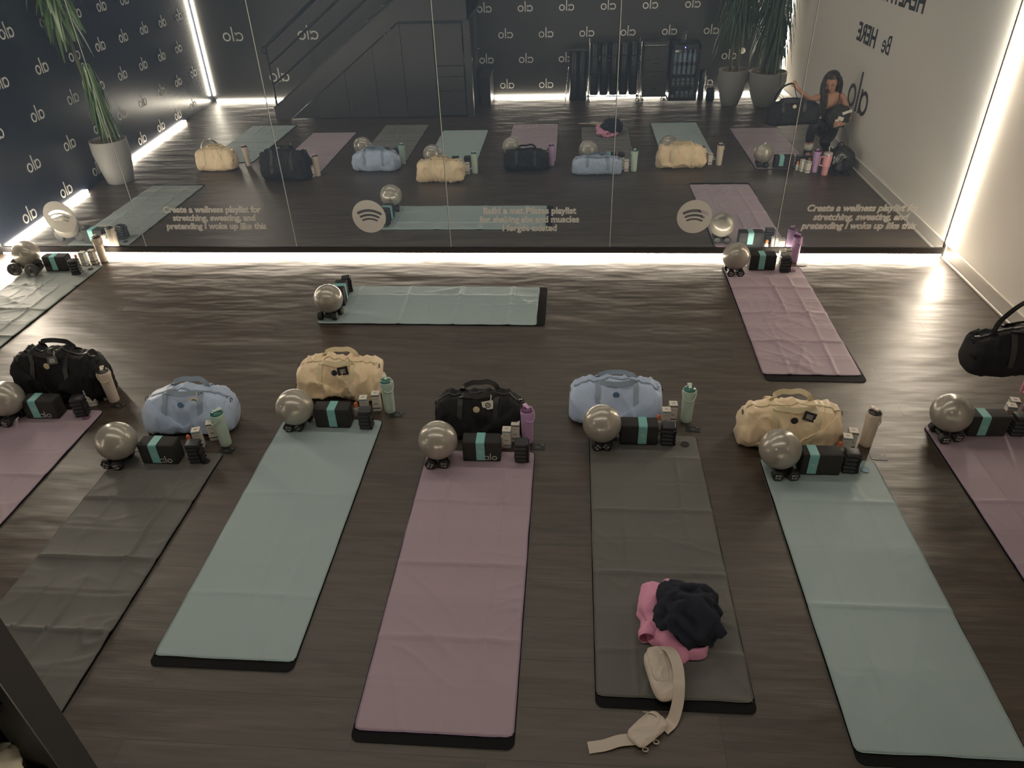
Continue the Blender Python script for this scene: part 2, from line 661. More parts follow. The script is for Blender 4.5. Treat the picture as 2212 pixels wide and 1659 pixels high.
strip(box(B(), -5.62, XR - 0.04, M - 0.006, M + 0.03, 0.018, 0.036), MATS['led_base'],
      'long glowing light strip along the floor under the mirror wall')
strip(box(B(), 3.353, XR - 0.001, M - 0.014, M + 0.02, 0.135, 3.4), MATS['led_vert'],
      'upright glowing light strip in the corner of mirror and cream wall')
strip(box(B(), wall_x(M) + .012, wall_x(M) + 0.035, M - 0.014, M + 0.02, 0.12, 3.4), MATS['led_vert'],
      'upright glowing light strip in the corner of mirror and navy wall')
strip(box(B(), -6.19, -6.165, YB + 0.004, YB + 0.03, 0.10, 3.4), MATS['led_back'],
      'upright glowing light strip in the navy corner beyond the stair foot, seen mirrored')
strip(box(B(), XR - 0.03, XR - 0.004, YB + 0.004, YB + 0.03, 0.14, 3.4), MATS['led_back'],
      'upright glowing light strip behind the two tall plants, seen mirrored')
strip(box(B(), -6.15, -4.55, YB + 0.004, YB + 0.03, 0.008, 0.034), MATS['led_back'],
      'short floor light strip along the back wall beside the stair foot')
strip(box(B(), -1.30, XR - 0.05, YB + 0.004, YB + 0.03, 0.008, 0.034), MATS['led_back'],
      'floor light strip along the back wall behind the mat rack')
for (ya, yb, lb) in ((1.25, 3.65, 'floor light strip along the navy wall between the planter and the back corner'), (4.5, 6.15, 'floor light strip along the navy wall between the planter and the mirror')):
    bm = B()
    vv = [bm.verts.new(p) for p in ((wall_x(ya) + .004, ya, .008), (wall_x(ya) + .03, ya, .008), (wall_x(yb) + .03, yb, .008), (wall_x(yb) + .004, yb, .008))]
    ww = [bm.verts.new((q.co.x, q.co.y, .034)) for q in vv]
    bm.faces.new(vv[::-1])
    bm.faces.new(ww)
    for i in range(4):
        bm.faces.new((vv[i], vv[(i + 1) % 4], ww[(i + 1) % 4], ww[i]))
    strip(bm, MATS['led_back'], lb)

# fill lights added under the ceiling to brighten the room, not real fixtures
for i, (x, y) in enumerate(((-1.3, 2.0), (-1.3, 4.7))):
    ld = bpy.data.lights.new('ceiling_fill', 'AREA')
    ld.shape = 'RECTANGLE'
    ld.size = 6.5
    ld.size_y = 0.10
    ld.energy = CEIL_W
    ld.color = (1.0, 0.90, 0.76)
    lo = bpy.data.objects.new('ceiling_fill', ld)
    lo.location = (x, y, ZC - 0.05)
    COL.objects.link(lo)

# ------------------------------------------------------------------ exercise kit
MAT_TH = 0.006


def make_mat(x0, x1, y0, y1, label):
    t = thing('yoga_mat', label, 'yoga mat', ((x0 + x1) / 2, (y0 + y1) / 2, 0), 0, 'black yoga mats')
    a, b = (x1 - x0) / 2, (y1 - y0) / 2
    bm = B()
    box(bm, -a, a, -b, b, 0.0005, MAT_TH)
    ve = [e for e in bm.edges if abs(e.verts[0].co.z - e.verts[1].co.z) > 0.001]
    bmesh.ops.bevel(bm, geom=ve, offset=0.035, segments=6, profile=0.5, affect='EDGES')
    new_obj('rubber_sheet', bm, m_matblack, t)
    # the thin light underside line that shows round the edge
    bm = B()
    box(bm, -a - .002, a + .002, -b - .002, b + .002, 0.0, 0.0012)
    ve = [e for e in bm.edges if abs(e.verts[0].co.z - e.verts[1].co.z) > 0.0005]
    bmesh.ops.bevel(bm, geom=ve, offset=0.036, segments=6, profile=0.5, affect='EDGES')
    new_obj('base_layer', bm, MATS['grey_hem'], t)
    return t


def towel_height(u, v, L, W, seed, folds, amp, lengthwise):
    """u along the length (metres), v across; creases left by folding plus loose wrinkles"""
    z = 0.0
    for i, f in enumerate(folds):
        d = (u - f * L) + 0.012 * fnoise(v * 2.0 + seed, i * 3.1)
        s = 1 if (i + seed) % 2 == 0 else -0.45
        k = 0.6 + 0.8 * abs(fnoise(v * 3 + i, seed + 5.0))
        z += s * amp * 1.25 * k * math.exp(-(d / 0.0085) ** 2)
        z += 0.75 * amp * math.exp(-abs(d) / 0.05)
    for i, f in enumerate(lengthwise):
        d = (v - f * W) + 0.018 * fnoise(u * 1.6 + seed, i * 7.7 + 2)
        on = max(0.0, fnoise(u * 1.3 + i * 4.0, seed * 1.7) + 0.35)
        z += amp * 1.1 * on * math.exp(-(d / 0.008) ** 2)
        z += amp * 0.5 * on * math.exp(-abs(d) / 0.03)
    w = 0.0
    for i in range(4):
        a = 0.5 + 1.9 * i + seed * 0.7
        c, s_ = math.cos(a), math.sin(a)
        p = u * c + v * s_
        q = -u * s_ + v * c
        rr = 1 - abs(fnoise(p * 5.0 + i * 11 + seed, q * 1.6))
        msk = max(0.0, fnoise(u * 1.7 + i * 5 + seed, v * 2.1 + i) + 0.1)
        w += (rr ** 26) * msk
    z += w * amp * 1.0
    z += 0.0006 * (fnoise(u * 9 + seed, v * 9) + 1)
    return max(0.0, z)


def DAMP(u, v, L, along):
    d = (L - u) if along == 'y' else u
    return 0.25 + 0.75 * max(0.0, min(1.0, (d - 0.17) / 0.12))


def make_towel(x0, x1, y0, y1, colour, seed, label, amp=0.004, along='y', skew=0.0, badge=True, group='microfibre towels over the mats', nf=8):
    t = thing('yoga_towel', label, 'towel', ((x0 + x1) / 2, (y0 + y1) / 2, 0), 0, group)
    W, L = (x1 - x0, y1 - y0) if along == 'y' else (y1 - y0, x1 - x0)
    folds = [(k + 1) / nf for k in range(nf - 1)]
    lw = [0.27, 0.52, 0.76]
    nu, nv = int(L / 0.0115), int(W / 0.0115)
    base = MAT_TH + 0.0012
    G = []
    TH = 0.0016
    for i in range(nu + 1):
        row = []
        for j in range(nv + 1):
            u, v = L * i / nu, W * j / nv
            e = min(1, min(u, L - u, v, W - v) / 0.02)
            h = towel_height(u, v, L, W, seed, folds, amp, lw) * (0.45 + 0.55 * e) * DAMP(u, v, L, along)
            wob = 0.004 * fnoise(u * 4 + seed, 1.0) * (1 if j == 0 or j == nv else 0) + 0
            wob2 = 0.005 * fnoise(v * 5 + seed, 8.0) * (1 if i == 0 or i == nu else 0)
            cr = 0.0
            # soft round corners
            du, dv = min(u, L - u), min(v, W - v)
            if du < 0.02 and dv < 0.02:
                cr = 0.006 * (1 - (du + dv) / 0.04)
            X, Y = v - W / 2 + wob, u - L / 2 + wob2
            X -= math.copysign(cr, X)
            Y -= math.copysign(cr, Y)
            X += skew * (u / L - 0.5)
            row.append((X, Y, base + TH + h) if along == 'y' else (Y, -X, base + TH + h))
        G.append(row)
    bm = B()
    V = [[bm.verts.new(p) for p in r] for r in G]
    flip = along != 'y'
    for i in range(nu):
        for j in range(nv):
            f = (V[i][j], V[i][j + 1], V[i + 1][j + 1], V[i + 1][j])
            bm.faces.new(f)
    # hem turned down to the mat
    rim = [V[0][j] for j in range(nv + 1)] + [V[i][nv] for i in range(1, nu + 1)] + [V[nu][j] for j in range(nv - 1, -1, -1)] + [V[i][0] for i in range(nu - 1, 0, -1)]
    low = [bm.verts.new((q.co.x, q.co.y, max(base, q.co.z - TH * 1.4))) for q in rim]
    for k in range(len(rim)):
        k2 = (k + 1) % len(rim)
        bm.faces.new((rim[k], low[k], low[k2], rim[k2]))
    new_obj('cloth', bm, TOWEL[colour], t, smooth=True)
    bm = B()
    pts = [q for q in [Vector(p) for p in ([G[0][j] for j in range(0, nv + 1, 2)] + [G[i][nv] for i in range(2, nu + 1, 2)] + [G[nu][j] for j in range(nv - 2, -1, -2)] + [G[i][0] for i in range(nu - 2, 1, -2)])]]
    tube(bm, [p + Vector((0, 0, 0.0003)) for p in pts], 0.0016, 5, closed=True)
    new_obj('hem', bm, TRIM[colour], t, smooth=True)
    if badge:
        bx, by = (W / 2 - 0.075, L / 2 - 0.085) if along == 'y' else (-L / 2 + .1, -W / 2 + 0.08)
        bm = B()
        lathe(bm, [(0.026, 0), (0.026, 0.002), (0.021, 0.0022), (0.021, 0.0012)], 28, (bx, by, base + TH + 0.003), cap=True)
        new_obj('woven_badge', bm, {'mint': m_cardblue, 'lav': mat('plum_print', (0.2, 0.1, 0.18), .5), 'grey': m_ink, 'slate': m_ink}[colour], t)
    return t


# ---- ball
def make_ball(label, loc):
    t = thing('exercise_ball', label, 'exercise ball', loc, 0, 'pearl grey exercise balls')
    bm = B()
    bmesh.ops.create_uvsphere(bm, u_segments=48, v_segments=32, radius=0.1165)
    new_obj('inflated_body', bm, m_ball, t, smooth=True)
    bm = B()
    lathe(bm, [(0.006, 0), (0.006, 0.001), (0.004, 0.0018)], 14)
    bmesh.ops.transform(bm, matrix=Matrix.Rotation(-1.0, 4, 'X') @ Matrix.Rotation(0.0, 4, 'Y'), verts=bm.verts)
    d = Vector((0.0, math.sin(1.0), math.cos(1.0)))
    bmesh.ops.translate(bm, vec=d * 0.1160, verts=bm.verts)
    bmesh.ops.transform(bm, matrix=Matrix.Rotation(2.6, 4, 'Z'), verts=bm.verts)
    new_obj('valve_plug', bm, mat('white_plug', (0.8, 0.78, 0.72), 0.4), t, smooth=True)
    return t


def hex_head(bm, y0, y1, r):
    ang = [PI / 6 + k * PI / 3 for k in range(6)]
    t = B()
    prof = [(y0, r - 0.006), (y0 + 0.006, r), (y1 - 0.006, r), (y1, r - 0.006)]
    rings = [[t.verts.new((rr * math.cos(a), y, rr * math.sin(a))) for a in ang] for y, rr in prof]
    for a, b in zip(rings, rings[1:]):
        for k in range(6):
            t.faces.new((a[k], b[k], b[(k + 1) % 6], a[(k + 1) % 6]))
    t.faces.new(rings[0])
    t.faces.new(rings[-1][::-1])
    bmesh.ops.bevel(t, geom=[e for e in t.edges], offset=0.003, segments=2, profile=0.5, affect='EDGES')
    bmesh.ops.recalc_face_normals(t, faces=t.faces)
    merge(bm, t)


def make_dumbbell(label, loc, rz=0.0, text='5 LB', spin=0.0):
    t = thing('dumbbell', label, 'dumbbell', loc, rz, 'hexagonal dumbbells under the balls')
    R = 0.037
    zc = R * math.cos(PI / 6) + 0.0005
    off = Matrix.Translation((0, 0, zc))
    for s in (-1, 1):
        bm = B()
        hex_head(bm, *((-0.080, -0.038) if s < 0 else (0.038, 0.080)), R)
        bmesh.ops.transform(bm, matrix=off @ Matrix.Rotation(PI / 6, 4, 'Y'), verts=bm.verts)
        h = new_obj('weight_head', bm, m_dumb, t, smooth=True, auto=0.5)
        if s < 0:
            bm = B()
            fr = off @ Matrix.Rotation(spin, 4, 'Y')
            text_bm(bm, text, 0.017, fr @ frame((0, -0.0805, -0.016), (1, 0, 0), (0, 0, 1)), bold=0.0005, ext=0.0003)
            box(bm, -0.016, -0.006, -0.0812, -0.0805, 0.004, 0.013, mtx=fr)
            box(bm, -0.003, 0.018, -0.0812, -0.0805, 0.006, 0.011, mtx=fr)
            new_obj('printed_face', bm, m_greyprint, h)
    bm = B()
    tube(bm, [(0, -0.04, zc), (0, -0.02, zc), (0, 0, zc), (0, 0.02, zc), (0, 0.04, zc)], [0.015, 0.0155, 0.0175, 0.0155, 0.015], 16)
    new_obj('grip', bm, m_dumb, t, smooth=True)
    return t


def make_block(label, loc, rz=0.0, band=0.0, logo='alo', print_m=None):
    t = thing('yoga_block', label, 'yoga block', loc, rz, 'black foam yoga blocks')
    new_obj('foam_block', box(B(), -0.114, 0.114, -0.05, 0.05, 0.0, 0.145, bevel=0.010, seg=3), m_foam, t, smooth=True, auto=0.6)
    bm = B()
    w = 0.026
    pts = [(0, 0.0525, 0.03), (0, 0.0525, 0.135), (0, 0.045, 0.1468), (0, -0.045, 0.1468), (0, -0.0512, 0.142), (0, -0.0522, 0.135), (0, -0.0535, 0.06), (0, -0.0545, 0.014)]
    ribbon(bm, [(p[0] + band, p[1], p[2]) for p in pts], (1, 0, 0), w * 2, 0.0014)
    b = new_obj('resistance_band', bm, m_band, t)
    bm = B()
    for k in range(4):
        box(bm, band - 0.012 + k * 0.006, band - 0.0085 + k * 0.006, -0.0555, -0.0543, 0.079, 0.083)
    box(bm, band - 0.004, band + 0.013, -0.0556, -0.0546, 0.066, 0.0675)
    new_obj('band_print', bm, m_card, b)
    bm = B()
    alo(bm, 0.031, frame((band + 0.018, -0.0500, 0.014), (1, 0, 0), (0, 0, 1)), th=0.0012)
    new_obj('logo_print', bm, print_m or m_greyprint, t)
    return t


def make_wrist(label, loc, rz=0.0, h=1.0):
    t = thing('wrist_weights', label, 'wrist weights', loc, rz, 'stacked dark wrist weights')
    n = 5
    for k in range(n):
        bm = B()
        dx = (-1) ** k * 0.0015
        z0 = 0.001 + k * 0.0262
        box(bm, -0.038 + dx, 0.034 + dx, -0.034, 0.036, z0, z0 + 0.0248, bevel=0.008, seg=3)
        p = new_obj('weight_bar', bm, m_wrist, t, smooth=True, auto=0.7)
    bm = B()
    for k in range(n):
        for j in range(4):
            z0 = 0.012 + k * 0.0262
            lathe(bm, [(0.0065, 0), (0.0065, 0.005), (0.004, 0.0075)], 12, (0, 0, 0))
            vs_ = bm.verts[-36:] if False else None
    bm.free()
    bm = B()
    for k in range(n):
        for j in range(4):
            q = B()
            lathe(q, [(0.0062, 0), (0.0062, 0.004), (0.0035, 0.0065)], 12)
            bmesh.ops.transform(q, matrix=Matrix.Translation((0.034, -0.024 + j * 0.0165, 0.0135 + k * 0.0262)) @ Matrix.Rotation(PI / 2, 4, 'Y'), verts=q.verts)
            merge(bm, q)
    new_obj('stud_rows', bm, m_wrist, t, smooth=True)
    bm = B()
    ribbon(bm, [(0.036, -0.037, 0.11), (0.03, -0.0375, 0.08), (0.032, -0.0375, 0.04), (0.036, -0.037, 0.012)], (1, 0, 0), 0.012, 0.003)
    new_obj('elastic_cord', bm, m_black_metal, t)
    t.scale = (1.12, 1.05, 1.1)
    return t


def make_box(label, loc, rz=0.0, h=0.135, w=0.052, blue=True):
    t = thing('skincare_box', label, 'box', loc, rz, 'small white skincare boxes')
    new_obj('carton', box(B(), -w / 2, w / 2, -w / 2, w / 2, 0.0005, h, bevel=0.0012, seg=1), m_card, t)
    bm = B()
    box(bm, -w / 2 - .0004, w / 2 + .0004, -w / 2 - .0004, w / 2 + .0004, h * 0.90, h * 0.945)
    new_obj('colour_band', bm, m_cardblue if blue else m_ink, t)
    bm = B()
    box(bm, -w / 2 - .0004, w / 2 + .0004, -w / 2 - .0004, w / 2 + .0004, h * 0.17, h * 0.22)
    new_obj('colour_band', bm, m_cardblue if blue else m_ink, t)
    bm = B()
    s = 0.0095
    alo(bm, s, frame((-s * 1.29, -w / 2 - 0.0002, h * 0.42), (1, 0, 0), (0, 0, 1)), th=0.0005)
    alo(bm, s * .8, frame((-s * .8 * 1.29, -s * .5, h + 0.0002), (1, 0, 0), (0, 1, 0)), th=0.0005)
    box(bm, -w * .3, w * .3, -w / 2 - .0006, -w / 2, h * .74, h * .75)
    new_obj('box_print', bm, m_ink, t)
    return t


def make_dropper(label, loc, rz=0.0, down=False):
    t = thing('dropper_bottle', label, 'small bottle', loc, rz, 'frosted tubes with orange caps')
    bm = B()
    if not down:
        lathe(bm, [(0.016, 0.0005), (0.018, 0.004), (0.018, 0.062), (0.010, 0.072), (0.009, 0.078)], 20)
        new_obj('bottle_body', bm, m_clear, t, smooth=True, auto=0.6)
        new_obj('orange_lid', lathe(B(), [(0.0125, 0.078), (0.0125, 0.1), (0.008, 0.108)], 18), m_orange, t, smooth=True, auto=0.6)
    else:
        lathe(bm, [(0.018, 0.024), (0.017, 0.09), (0.006, 0.1)], 20)
        new_obj('bottle_body', bm, m_clear, t, smooth=True, auto=0.6)
        new_obj('orange_lid', lathe(B(), [(0.0145, 0.0005), (0.0145, 0.024)], 18), m_orange, t, smooth=True, auto=0.6)
    return t


def make_bottle(colour, label, loc, rz=0.0, open_lid=True):
    t = thing('water_bottle', label, 'water bottle', loc, rz, 'insulated bottles with carry loops')
    body, lid = BOTTLE[colour], LID[colour]
    bm = B()
    lathe(bm, [(0.030, 0.0), (0.0335, 0.0015), (0.0350, 0.006), (0.0352, 0.02), (0.0375, 0.10), (0.0405, 0.215), (0.0412, 0.232), (0.0412, 0.240), (0.0395, 0.242), (0.0378, 0.236)], 36)
    new_obj('bottle_body', bm, body, t, smooth=True, auto=0.7)
    bm = B()
    lathe(bm, [(0.0392, 0.2285), (0.0398, 0.2295), (0.0418, 0.2300), (0.0418, 0.2312), (0.040, 0.2315)], 36)
    new_obj('neck_ring', bm, STRAP['cream'] if colour == 'cream' else body, t, smooth=True, auto=0.7)
    bm = B()
    lathe(bm, [(0.0385, 0.236), (0.0385, 0.243), (0.034, 0.252), (0.020, 0.257), (0.0, 0.258)], 32, cap=False)
    new_obj('screw_lid', bm, lid, t, smooth=True, auto=0.9)
    # flip spout
    bm = B()
    box(bm, -0.010, 0.010, -0.020, 0.026, 0.2575, 0.268, bevel=0.004)
    box(bm, -0.014, 0.014, 0.006, 0.034, 0.262, 0.271, bevel=0.004)
    sp = new_obj('flip_spout', bm, body, t, smooth=True, auto=0.6)
    # carry loop hanging down on one side
    bm = B()
    A = []
    for k in range(15):
        a = PI * k / 14
        A.append((0.044 * math.cos(a), -0.046 * math.sin(a) ** 0.9 * 1.0, 0.226 - 0.050 * math.sin(a)))
    ribbon(bm, A, [(0, -0.45 * math.sin(PI * k / 14), 1) for k in range(15)], 0.0085, 0.0045)
    new_obj('carry_loop', bm, body, t, smooth=True, auto=0.9)
    bm = B()
    for s in (-1, 1):
        q = lathe(B(), [(0.008, 0), (0.008, 0.004), (0.005, 0.006)], 16)
        bmesh.ops.transform(q, matrix=Matrix.Translation((s * 0.0405, 0, 0.226)) @ Matrix.Rotation(s * PI / 2, 4, 'Y'), verts=q.verts)
        merge(bm, q)
    new_obj('loop_pins', bm, body, t, smooth=True, auto=0.7)
    return t


def make_card(label, loc, rz=0.0):
    t = thing('leaflet_card', label, 'card', loc, rz, 'black cards lying by the bottles')
    new_obj('paper', box(B(), -0.045, 0.045, -0.030, 0.030, 0.0005, 0.0022), m_blackcard, t)
    bm = B()
    box(bm, -0.014, 0.014, -0.004, -0.002, 0.0022, 0.0025)
    box(bm, 0.02, 0.027, 0.018, 0.022, 0.0022, 0.0025)
    box(bm, 0.029, 0.036, 0.018, 0.022, 0.0022, 0.0025)
    new_obj('card_print', bm, m_greyprint, t)
    return t


# ---- duffel bags
def sgp(x, p):
    return math.copysign(abs(x) ** p, x)


class Duffel:
    def __init__(s, L, D, H, seed, rough=1.0, slump=0.0, lean=0.0):
        s.lean = lean
        s.L, s.D, s.H, s.seed, s.r, s.slump = L, D, H, seed, rough, slump

    def p(s, u, a, push=0.0):
        """u -1..1 along the bag, a angle: 0 back(+y), 90 top, 180 front(-y)"""
        e = (1 - abs(u) ** 7.0) ** (1 / 3.6)
        top = max(0.0, math.sin(a))
        ends = abs(u) ** 2.2
        Hh = s.H * (1 - 0.15 * ends) * (1 + 0.04 * fnoise(u * 2.2 + s.seed, 4.0) - s.slump * max(0, fnoise(u * 1.3 + s.seed, 9.0)))
        cy = sgp(math.cos(a), 0.5) * s.D / 2 * e
        zz = sgp(math.sin(a), 0.62)
        z = Hh * 0.5 + Hh * 0.5 * zz * (e if zz > 0 else 1)
        z = Hh * 0.5 * (1 - e) * 0.55 + z * (1 - 0.0) if zz <= 0 else z
        fz = max(0.0, min(1.2, z / s.H))
        cy *= 1 - 0.42 * fz ** 2.2                   # leans in towards the zip
        x = s.L / 2 * u * (1 - 0.05 * fz) + 0.02 * fnoise(z * 6 + s.seed, u * 3.0, 2.0) * abs(u) ** 3
        # loose cloth: broad buckles and sharper folds
        n1 = fnoise(x * 6 + s.seed * 3.3, z * 7 + a, cy * 4)
        n2 = 1 - abs(fnoise(x * 9 + z * 6 + s.seed, z * 5 - x * 3, cy * 3 + 7.0)) * 2
        n3 = 1 - abs(fnoise(x * 17 - z * 9 + s.seed * 2, z * 12 + x * 4, 3.0)) * 2
        k = s.r * (0.012 * n1 + 0.012 * max(0, n2) ** 3 + 0.006 * max(0, n3) ** 3)
        n = Vector((u * 0.3, math.cos(a), 0.6 * math.sin(a)))
        n.normalize()
        q = Vector((x, cy, z)) + n * (k + push)
        # the big V pocket on the front
        if math.cos(a) < -0.05 and abs(u) < 0.93:
            zv = s.H * (0.30 + 0.62 * abs(u))
            d = (q.z - zv) / 0.006
            f = 1 / (1 + math.exp(-max(-30, min(30, d))))
            q.y += 0.014 * f * min(1, -math.cos(a) * 2) * (1 - abs(u) ** 4)
        # sunken zip line
        if top > 0.9 and abs(u) < 0.9:
            q.z -= 0.012 * (top - 0.9) * 10 * (0.7 + fnoise(u * 5, s.seed))
        q.z = max(0.003, q.z)
        q.y += s.lean * (q.z / s.H) ** 1.3
        return q


def make_bag(colour, label, loc, L=0.58, D=0.27, H=0.27, seed=1, rz=0.0, tagc=None, rough=1.0, loops=(0.05, 0.03), tag_x=0.12, slump=0.1, badge=True, tilt=0.0, pocket=True, lean=0.0):
    t = thing('duffel_bag', label, 'duffel bag', loc, rz, 'duffel bags behind the mats')
    if tilt:
        t.rotation_euler = (0, tilt, rz)
    d = Duffel(L, D, H, seed, rough, slump, lean)
    nu, nv = 72, 56
    bm = B()
    rings = []
    for i in range(1, nu):
        u = -math.cos(PI * i / nu) ** 1 if False else -1 + 2 * i / nu
        u = math.copysign(abs(u) ** 0.8, u)
        rings.append([bm.verts.new(d.p(u, 2 * PI * k / nv)) for k in range(nv)])
    for a, b in zip(rings, rings[1:]):
        for k in range(nv):
            bm.faces.new((a[k], b[k], b[(k + 1) % nv], a[(k + 1) % nv]))
    for r, flip in ((rings[0], False), (rings[-1], True)):
        c = Vector((0, 0, 0))
        for q in r:
            c += q.co
        c /= len(r)
        c.x += -0.006 if not flip else 0.006
        cv = bm.verts.new(c)
        for k in range(nv):
            f = (r[k], r[(k + 1) % nv], cv) if not flip else (r[(k + 1) % nv], r[k], cv)
            bm.faces.new(f)
    bmesh.ops.recalc_face_normals(bm, faces=bm.faces)
    body = new_obj('bag_body', bm, BAG[colour], t, smooth=True)
    # the V-shaped front pocket: two flaps that meet low in the middle
    if pocket:
        bm = B()
        cols = []
        N_, K_ = 48, 14
        for i in range(N_ + 1):
            u = -0.90 + 1.80 * i / N_
            zr = min(0.93, 0.30 + 0.68 * abs(u) ** 0.9)
            sn = 2 * zr / (1 - 0.15 * abs(u) ** 2.2) - 1
            sn = max(-0.95, min(0.97, sn))
            at = PI - math.asin(math.copysign(abs(sn) ** (1 / 0.62), sn))
            ab = 1.22 * PI
            edge = min(1.0, (0.90 - abs(u)) / 0.05 + 0.15)
            outer = [d.p(u, ab + (at - ab) * k / K_, 0.003 + 0.009 * edge * min(1, k / 4)) for k in range(K_ + 1)]
            y_ref = outer[-1].y
            lip = outer[-1] + Vector((0, 0.013, -0.004))
            cols.append([bm.verts.new(q) for q in outer + [lip]])
        for a_, b_ in zip(cols, cols[1:]):
            for k in range(K_ + 1):
                bm.faces.new((a_[k], b_[k], b_[k + 1], a_[k + 1]))
        new_obj('front_pocket', bm, BAG[colour], t, smooth=True, auto=0.9)
    # webbing straps with carrying loops, front and back
    for side in (-1, 1):
        bm = B()
        a0, a1 = (1.06 * PI, 0.60 * PI) if side < 0 else (-0.06 * PI, 0.40 * PI)
        ux = 0.40
        left = [d.p(-ux, a0 + (a1 - a0) * k / 9, 0.004) for k in range(10)]
        right = [d.p(ux, a0 + (a1 - a0) * k / 9, 0.004) for k in range(10)]
        lp, rp = left[-1], right[-1]
        rise = loops[0] if side < 0 else loops[1]
        lean = -0.02 if side < 0 else 0.03
        mid = spline([lp, lp + Vector((0.02, lean * .3, rise * .8)), lp.lerp(rp, 0.28) + Vector((0, lean, rise)), lp.lerp(rp, 0.5) + Vector((0, lean * 1.3, rise * 0.8)),
                      lp.lerp(rp, 0.72) + Vector((0, lean, rise * 1.1)), rp + Vector((-0.02, lean * .3, rise * .8)), rp], 5)
        path = left[:-1] + mid + right[::-1][1:]
        wd = []
        for k in range(len(path)):
            if k < 9 or k >= len(path) - 9:
                wd.append((1, 0, 0))
            else:
                f = (k - 9) / max(1, (len(path) - 19))
                g = math.sin(PI * min(1, max(0, f))) ** 0.4
                wd.append((1 - g, 0.6 * g + 0.001, 0.8 * g + 0.001))
        ribbon(bm, path, wd, 0.032, 0.003)
        new_obj('carrying_strap', bm, STRAP[colour], t, smooth=True, auto=0.9)
    # zip along the top
    bm = B()
    ribbon(bm, [d.p(u, PI / 2, 0.004) for u in [-0.9 + 0.06 * k for k in range(31)]], (0, 1, 0), 0.016, 0.002)
    zp = new_obj('zip', bm, STRAP[colour], t)
    bm = B()
    q = d.p(0.9, PI / 2, 0.008)
    box(bm, q.x - 0.012, q.x + 0.016, q.y - 0.004, q.y + 0.004, q.z - 0.002, q.z + 0.004, bevel=0.0015)
    new_obj('zip_puller', bm, m_steel, zp)
    # end tabs with rings
    for s_ in (-1, 1):
        q = d.p(s_ * 0.97, PI / 2, 0.0)
        bm = B()
        pts = [(q.x + s_ * 0.002 + 0.0, q.y + 0.014 * math.cos(k * PI / 6), q.z + 0.008 + 0.014 * math.sin(k * PI / 6)) for k in range(12)]
        tube(bm, pts, 0.0022, 8, closed=True)
        new_obj('strap_ring', bm, m_black_metal, t, smooth=True)
    if badge:
        q = d.p(-0.02, 0.86 * PI, 0.004)
        bm = lathe(B(), [(0.021, 0), (0.021, 0.002), (0.018, 0.003), (0.0, 0.003)], 28, cap=False)
        bmesh.ops.transform(bm, matrix=Matrix.Translation(q + Vector((0, -0.004, 0))) @ Matrix.Rotation(PI / 2 - 0.15, 4, 'X'), verts=bm.verts)
        bd = new_obj('round_badge', bm, BADGE[colour], t, smooth=True, auto=0.6)
    if tagc:
        a, tl = (0.70 * PI, 0.35)
        q = d.p(tag_x / (L / 2), a, 0.012)
        R = Matrix.Translation(q + Vector((0, -0.008, 0.0))) @ Matrix.Rotation(PI / 2 - tl, 4, 'X') @ Matrix.Rotation({'w': 0.12, 'k': -0.3, 'k2': 0.16, 'w2': 0.2}[tagc], 4, 'Z')
        bm = box(B(), -0.036, 0.036, -0.055, 0.0, 0, 0.0014, mtx=R)
        tg = new_obj('hang_tag', bm, m_card if tagc[0] == 'w' else m_blackcard, t)
        bm = B()
        if tagc[0] == 'w':
            qd = lathe(B(), [(0.011, 0.0014), (0.011, 0.002), (0.017, 0.002), (0.017, 0.0014)], 24, (0, -0.028, 0), cap=False)
            bmesh.ops.transform(qd, matrix=R, verts=qd.verts)
            merge(bm, qd)
            box(bm, -0.007, 0.007, -0.0315, -0.0245, 0.0014, 0.002, mtx=R)
            new_obj('tag_print', bm, m_ink, tg)
        else:
            for k in range(5):
                box(bm, -0.02 - 0.0, 0.02 - 0.003 * (k % 2), -0.018 - k * 0.006, -0.016 - k * 0.006, 0.0014, 0.0018, mtx=R)
            new_obj('tag_print', bm, m_card, tg)
        bm = B()
        ribbon(bm, spline([q + Vector((0.02, -0.006, 0.0)), q + Vector((0.026, -0.002, 0.02)), q + Vector((0.024, 0.008, 0.035))], 4), (0.6, 0, 0.4), 0.006, 0.001)
        new_obj('tag_loop', bm, m_card, tg)
    return t


# ---------------------------------------------------------------- the ten places
W_ = {
    -1: 'the far-left mint mat seen mirrored', 0: 'the left-edge lavender mat', 1: 'the left dark grey mat', 2: 'the mint mat left of centre',
    3: 'the central lavender mat', 4: 'the grey mat with clothes', 5: 'the mint mat right of centre', 6: 'the right-edge lavender mat',
    7: 'the slate mat in the corner', 8: 'the sideways mint mat', 9: 'the lavender mat near the mirror'}
MX = {-1: (-4.87, -4.19, 1.50, 3.38), 0: (-3.80, -3.14, 1.93, 3.80), 1: (-2.79, -2.125, 1.55, 3.38), 2: (-1.87, -1.20, 1.885, 3.75), 3: (-0.862, -0.19, 1.585, 3.455),
      4: (0.137, 0.805, 1.79, 3.65), 5: (1.145, 1.81, 1.60, 3.45), 6: (2.22, 2.885, 1.93, 3.80), 7: (-5.12, -4.45, 4.25, 6.12), 8: (-2.035, -0.185, 5.025, 5.705), 9: (1.365, 2.045, 4.29, 6.14)}
TC = {-1: 'mint', 0: 'lav', 1: 'grey', 2: 'mint', 3: 'lav', 4: 'grey', 5: 'mint', 6: 'lav', 7: 'slate', 8: 'mint', 9: 'lav'}
CW = {'mint': 'pale mint green', 'lav': 'dusty lavender', 'grey': 'dark grey', 'slate': 'grey-green slate'}
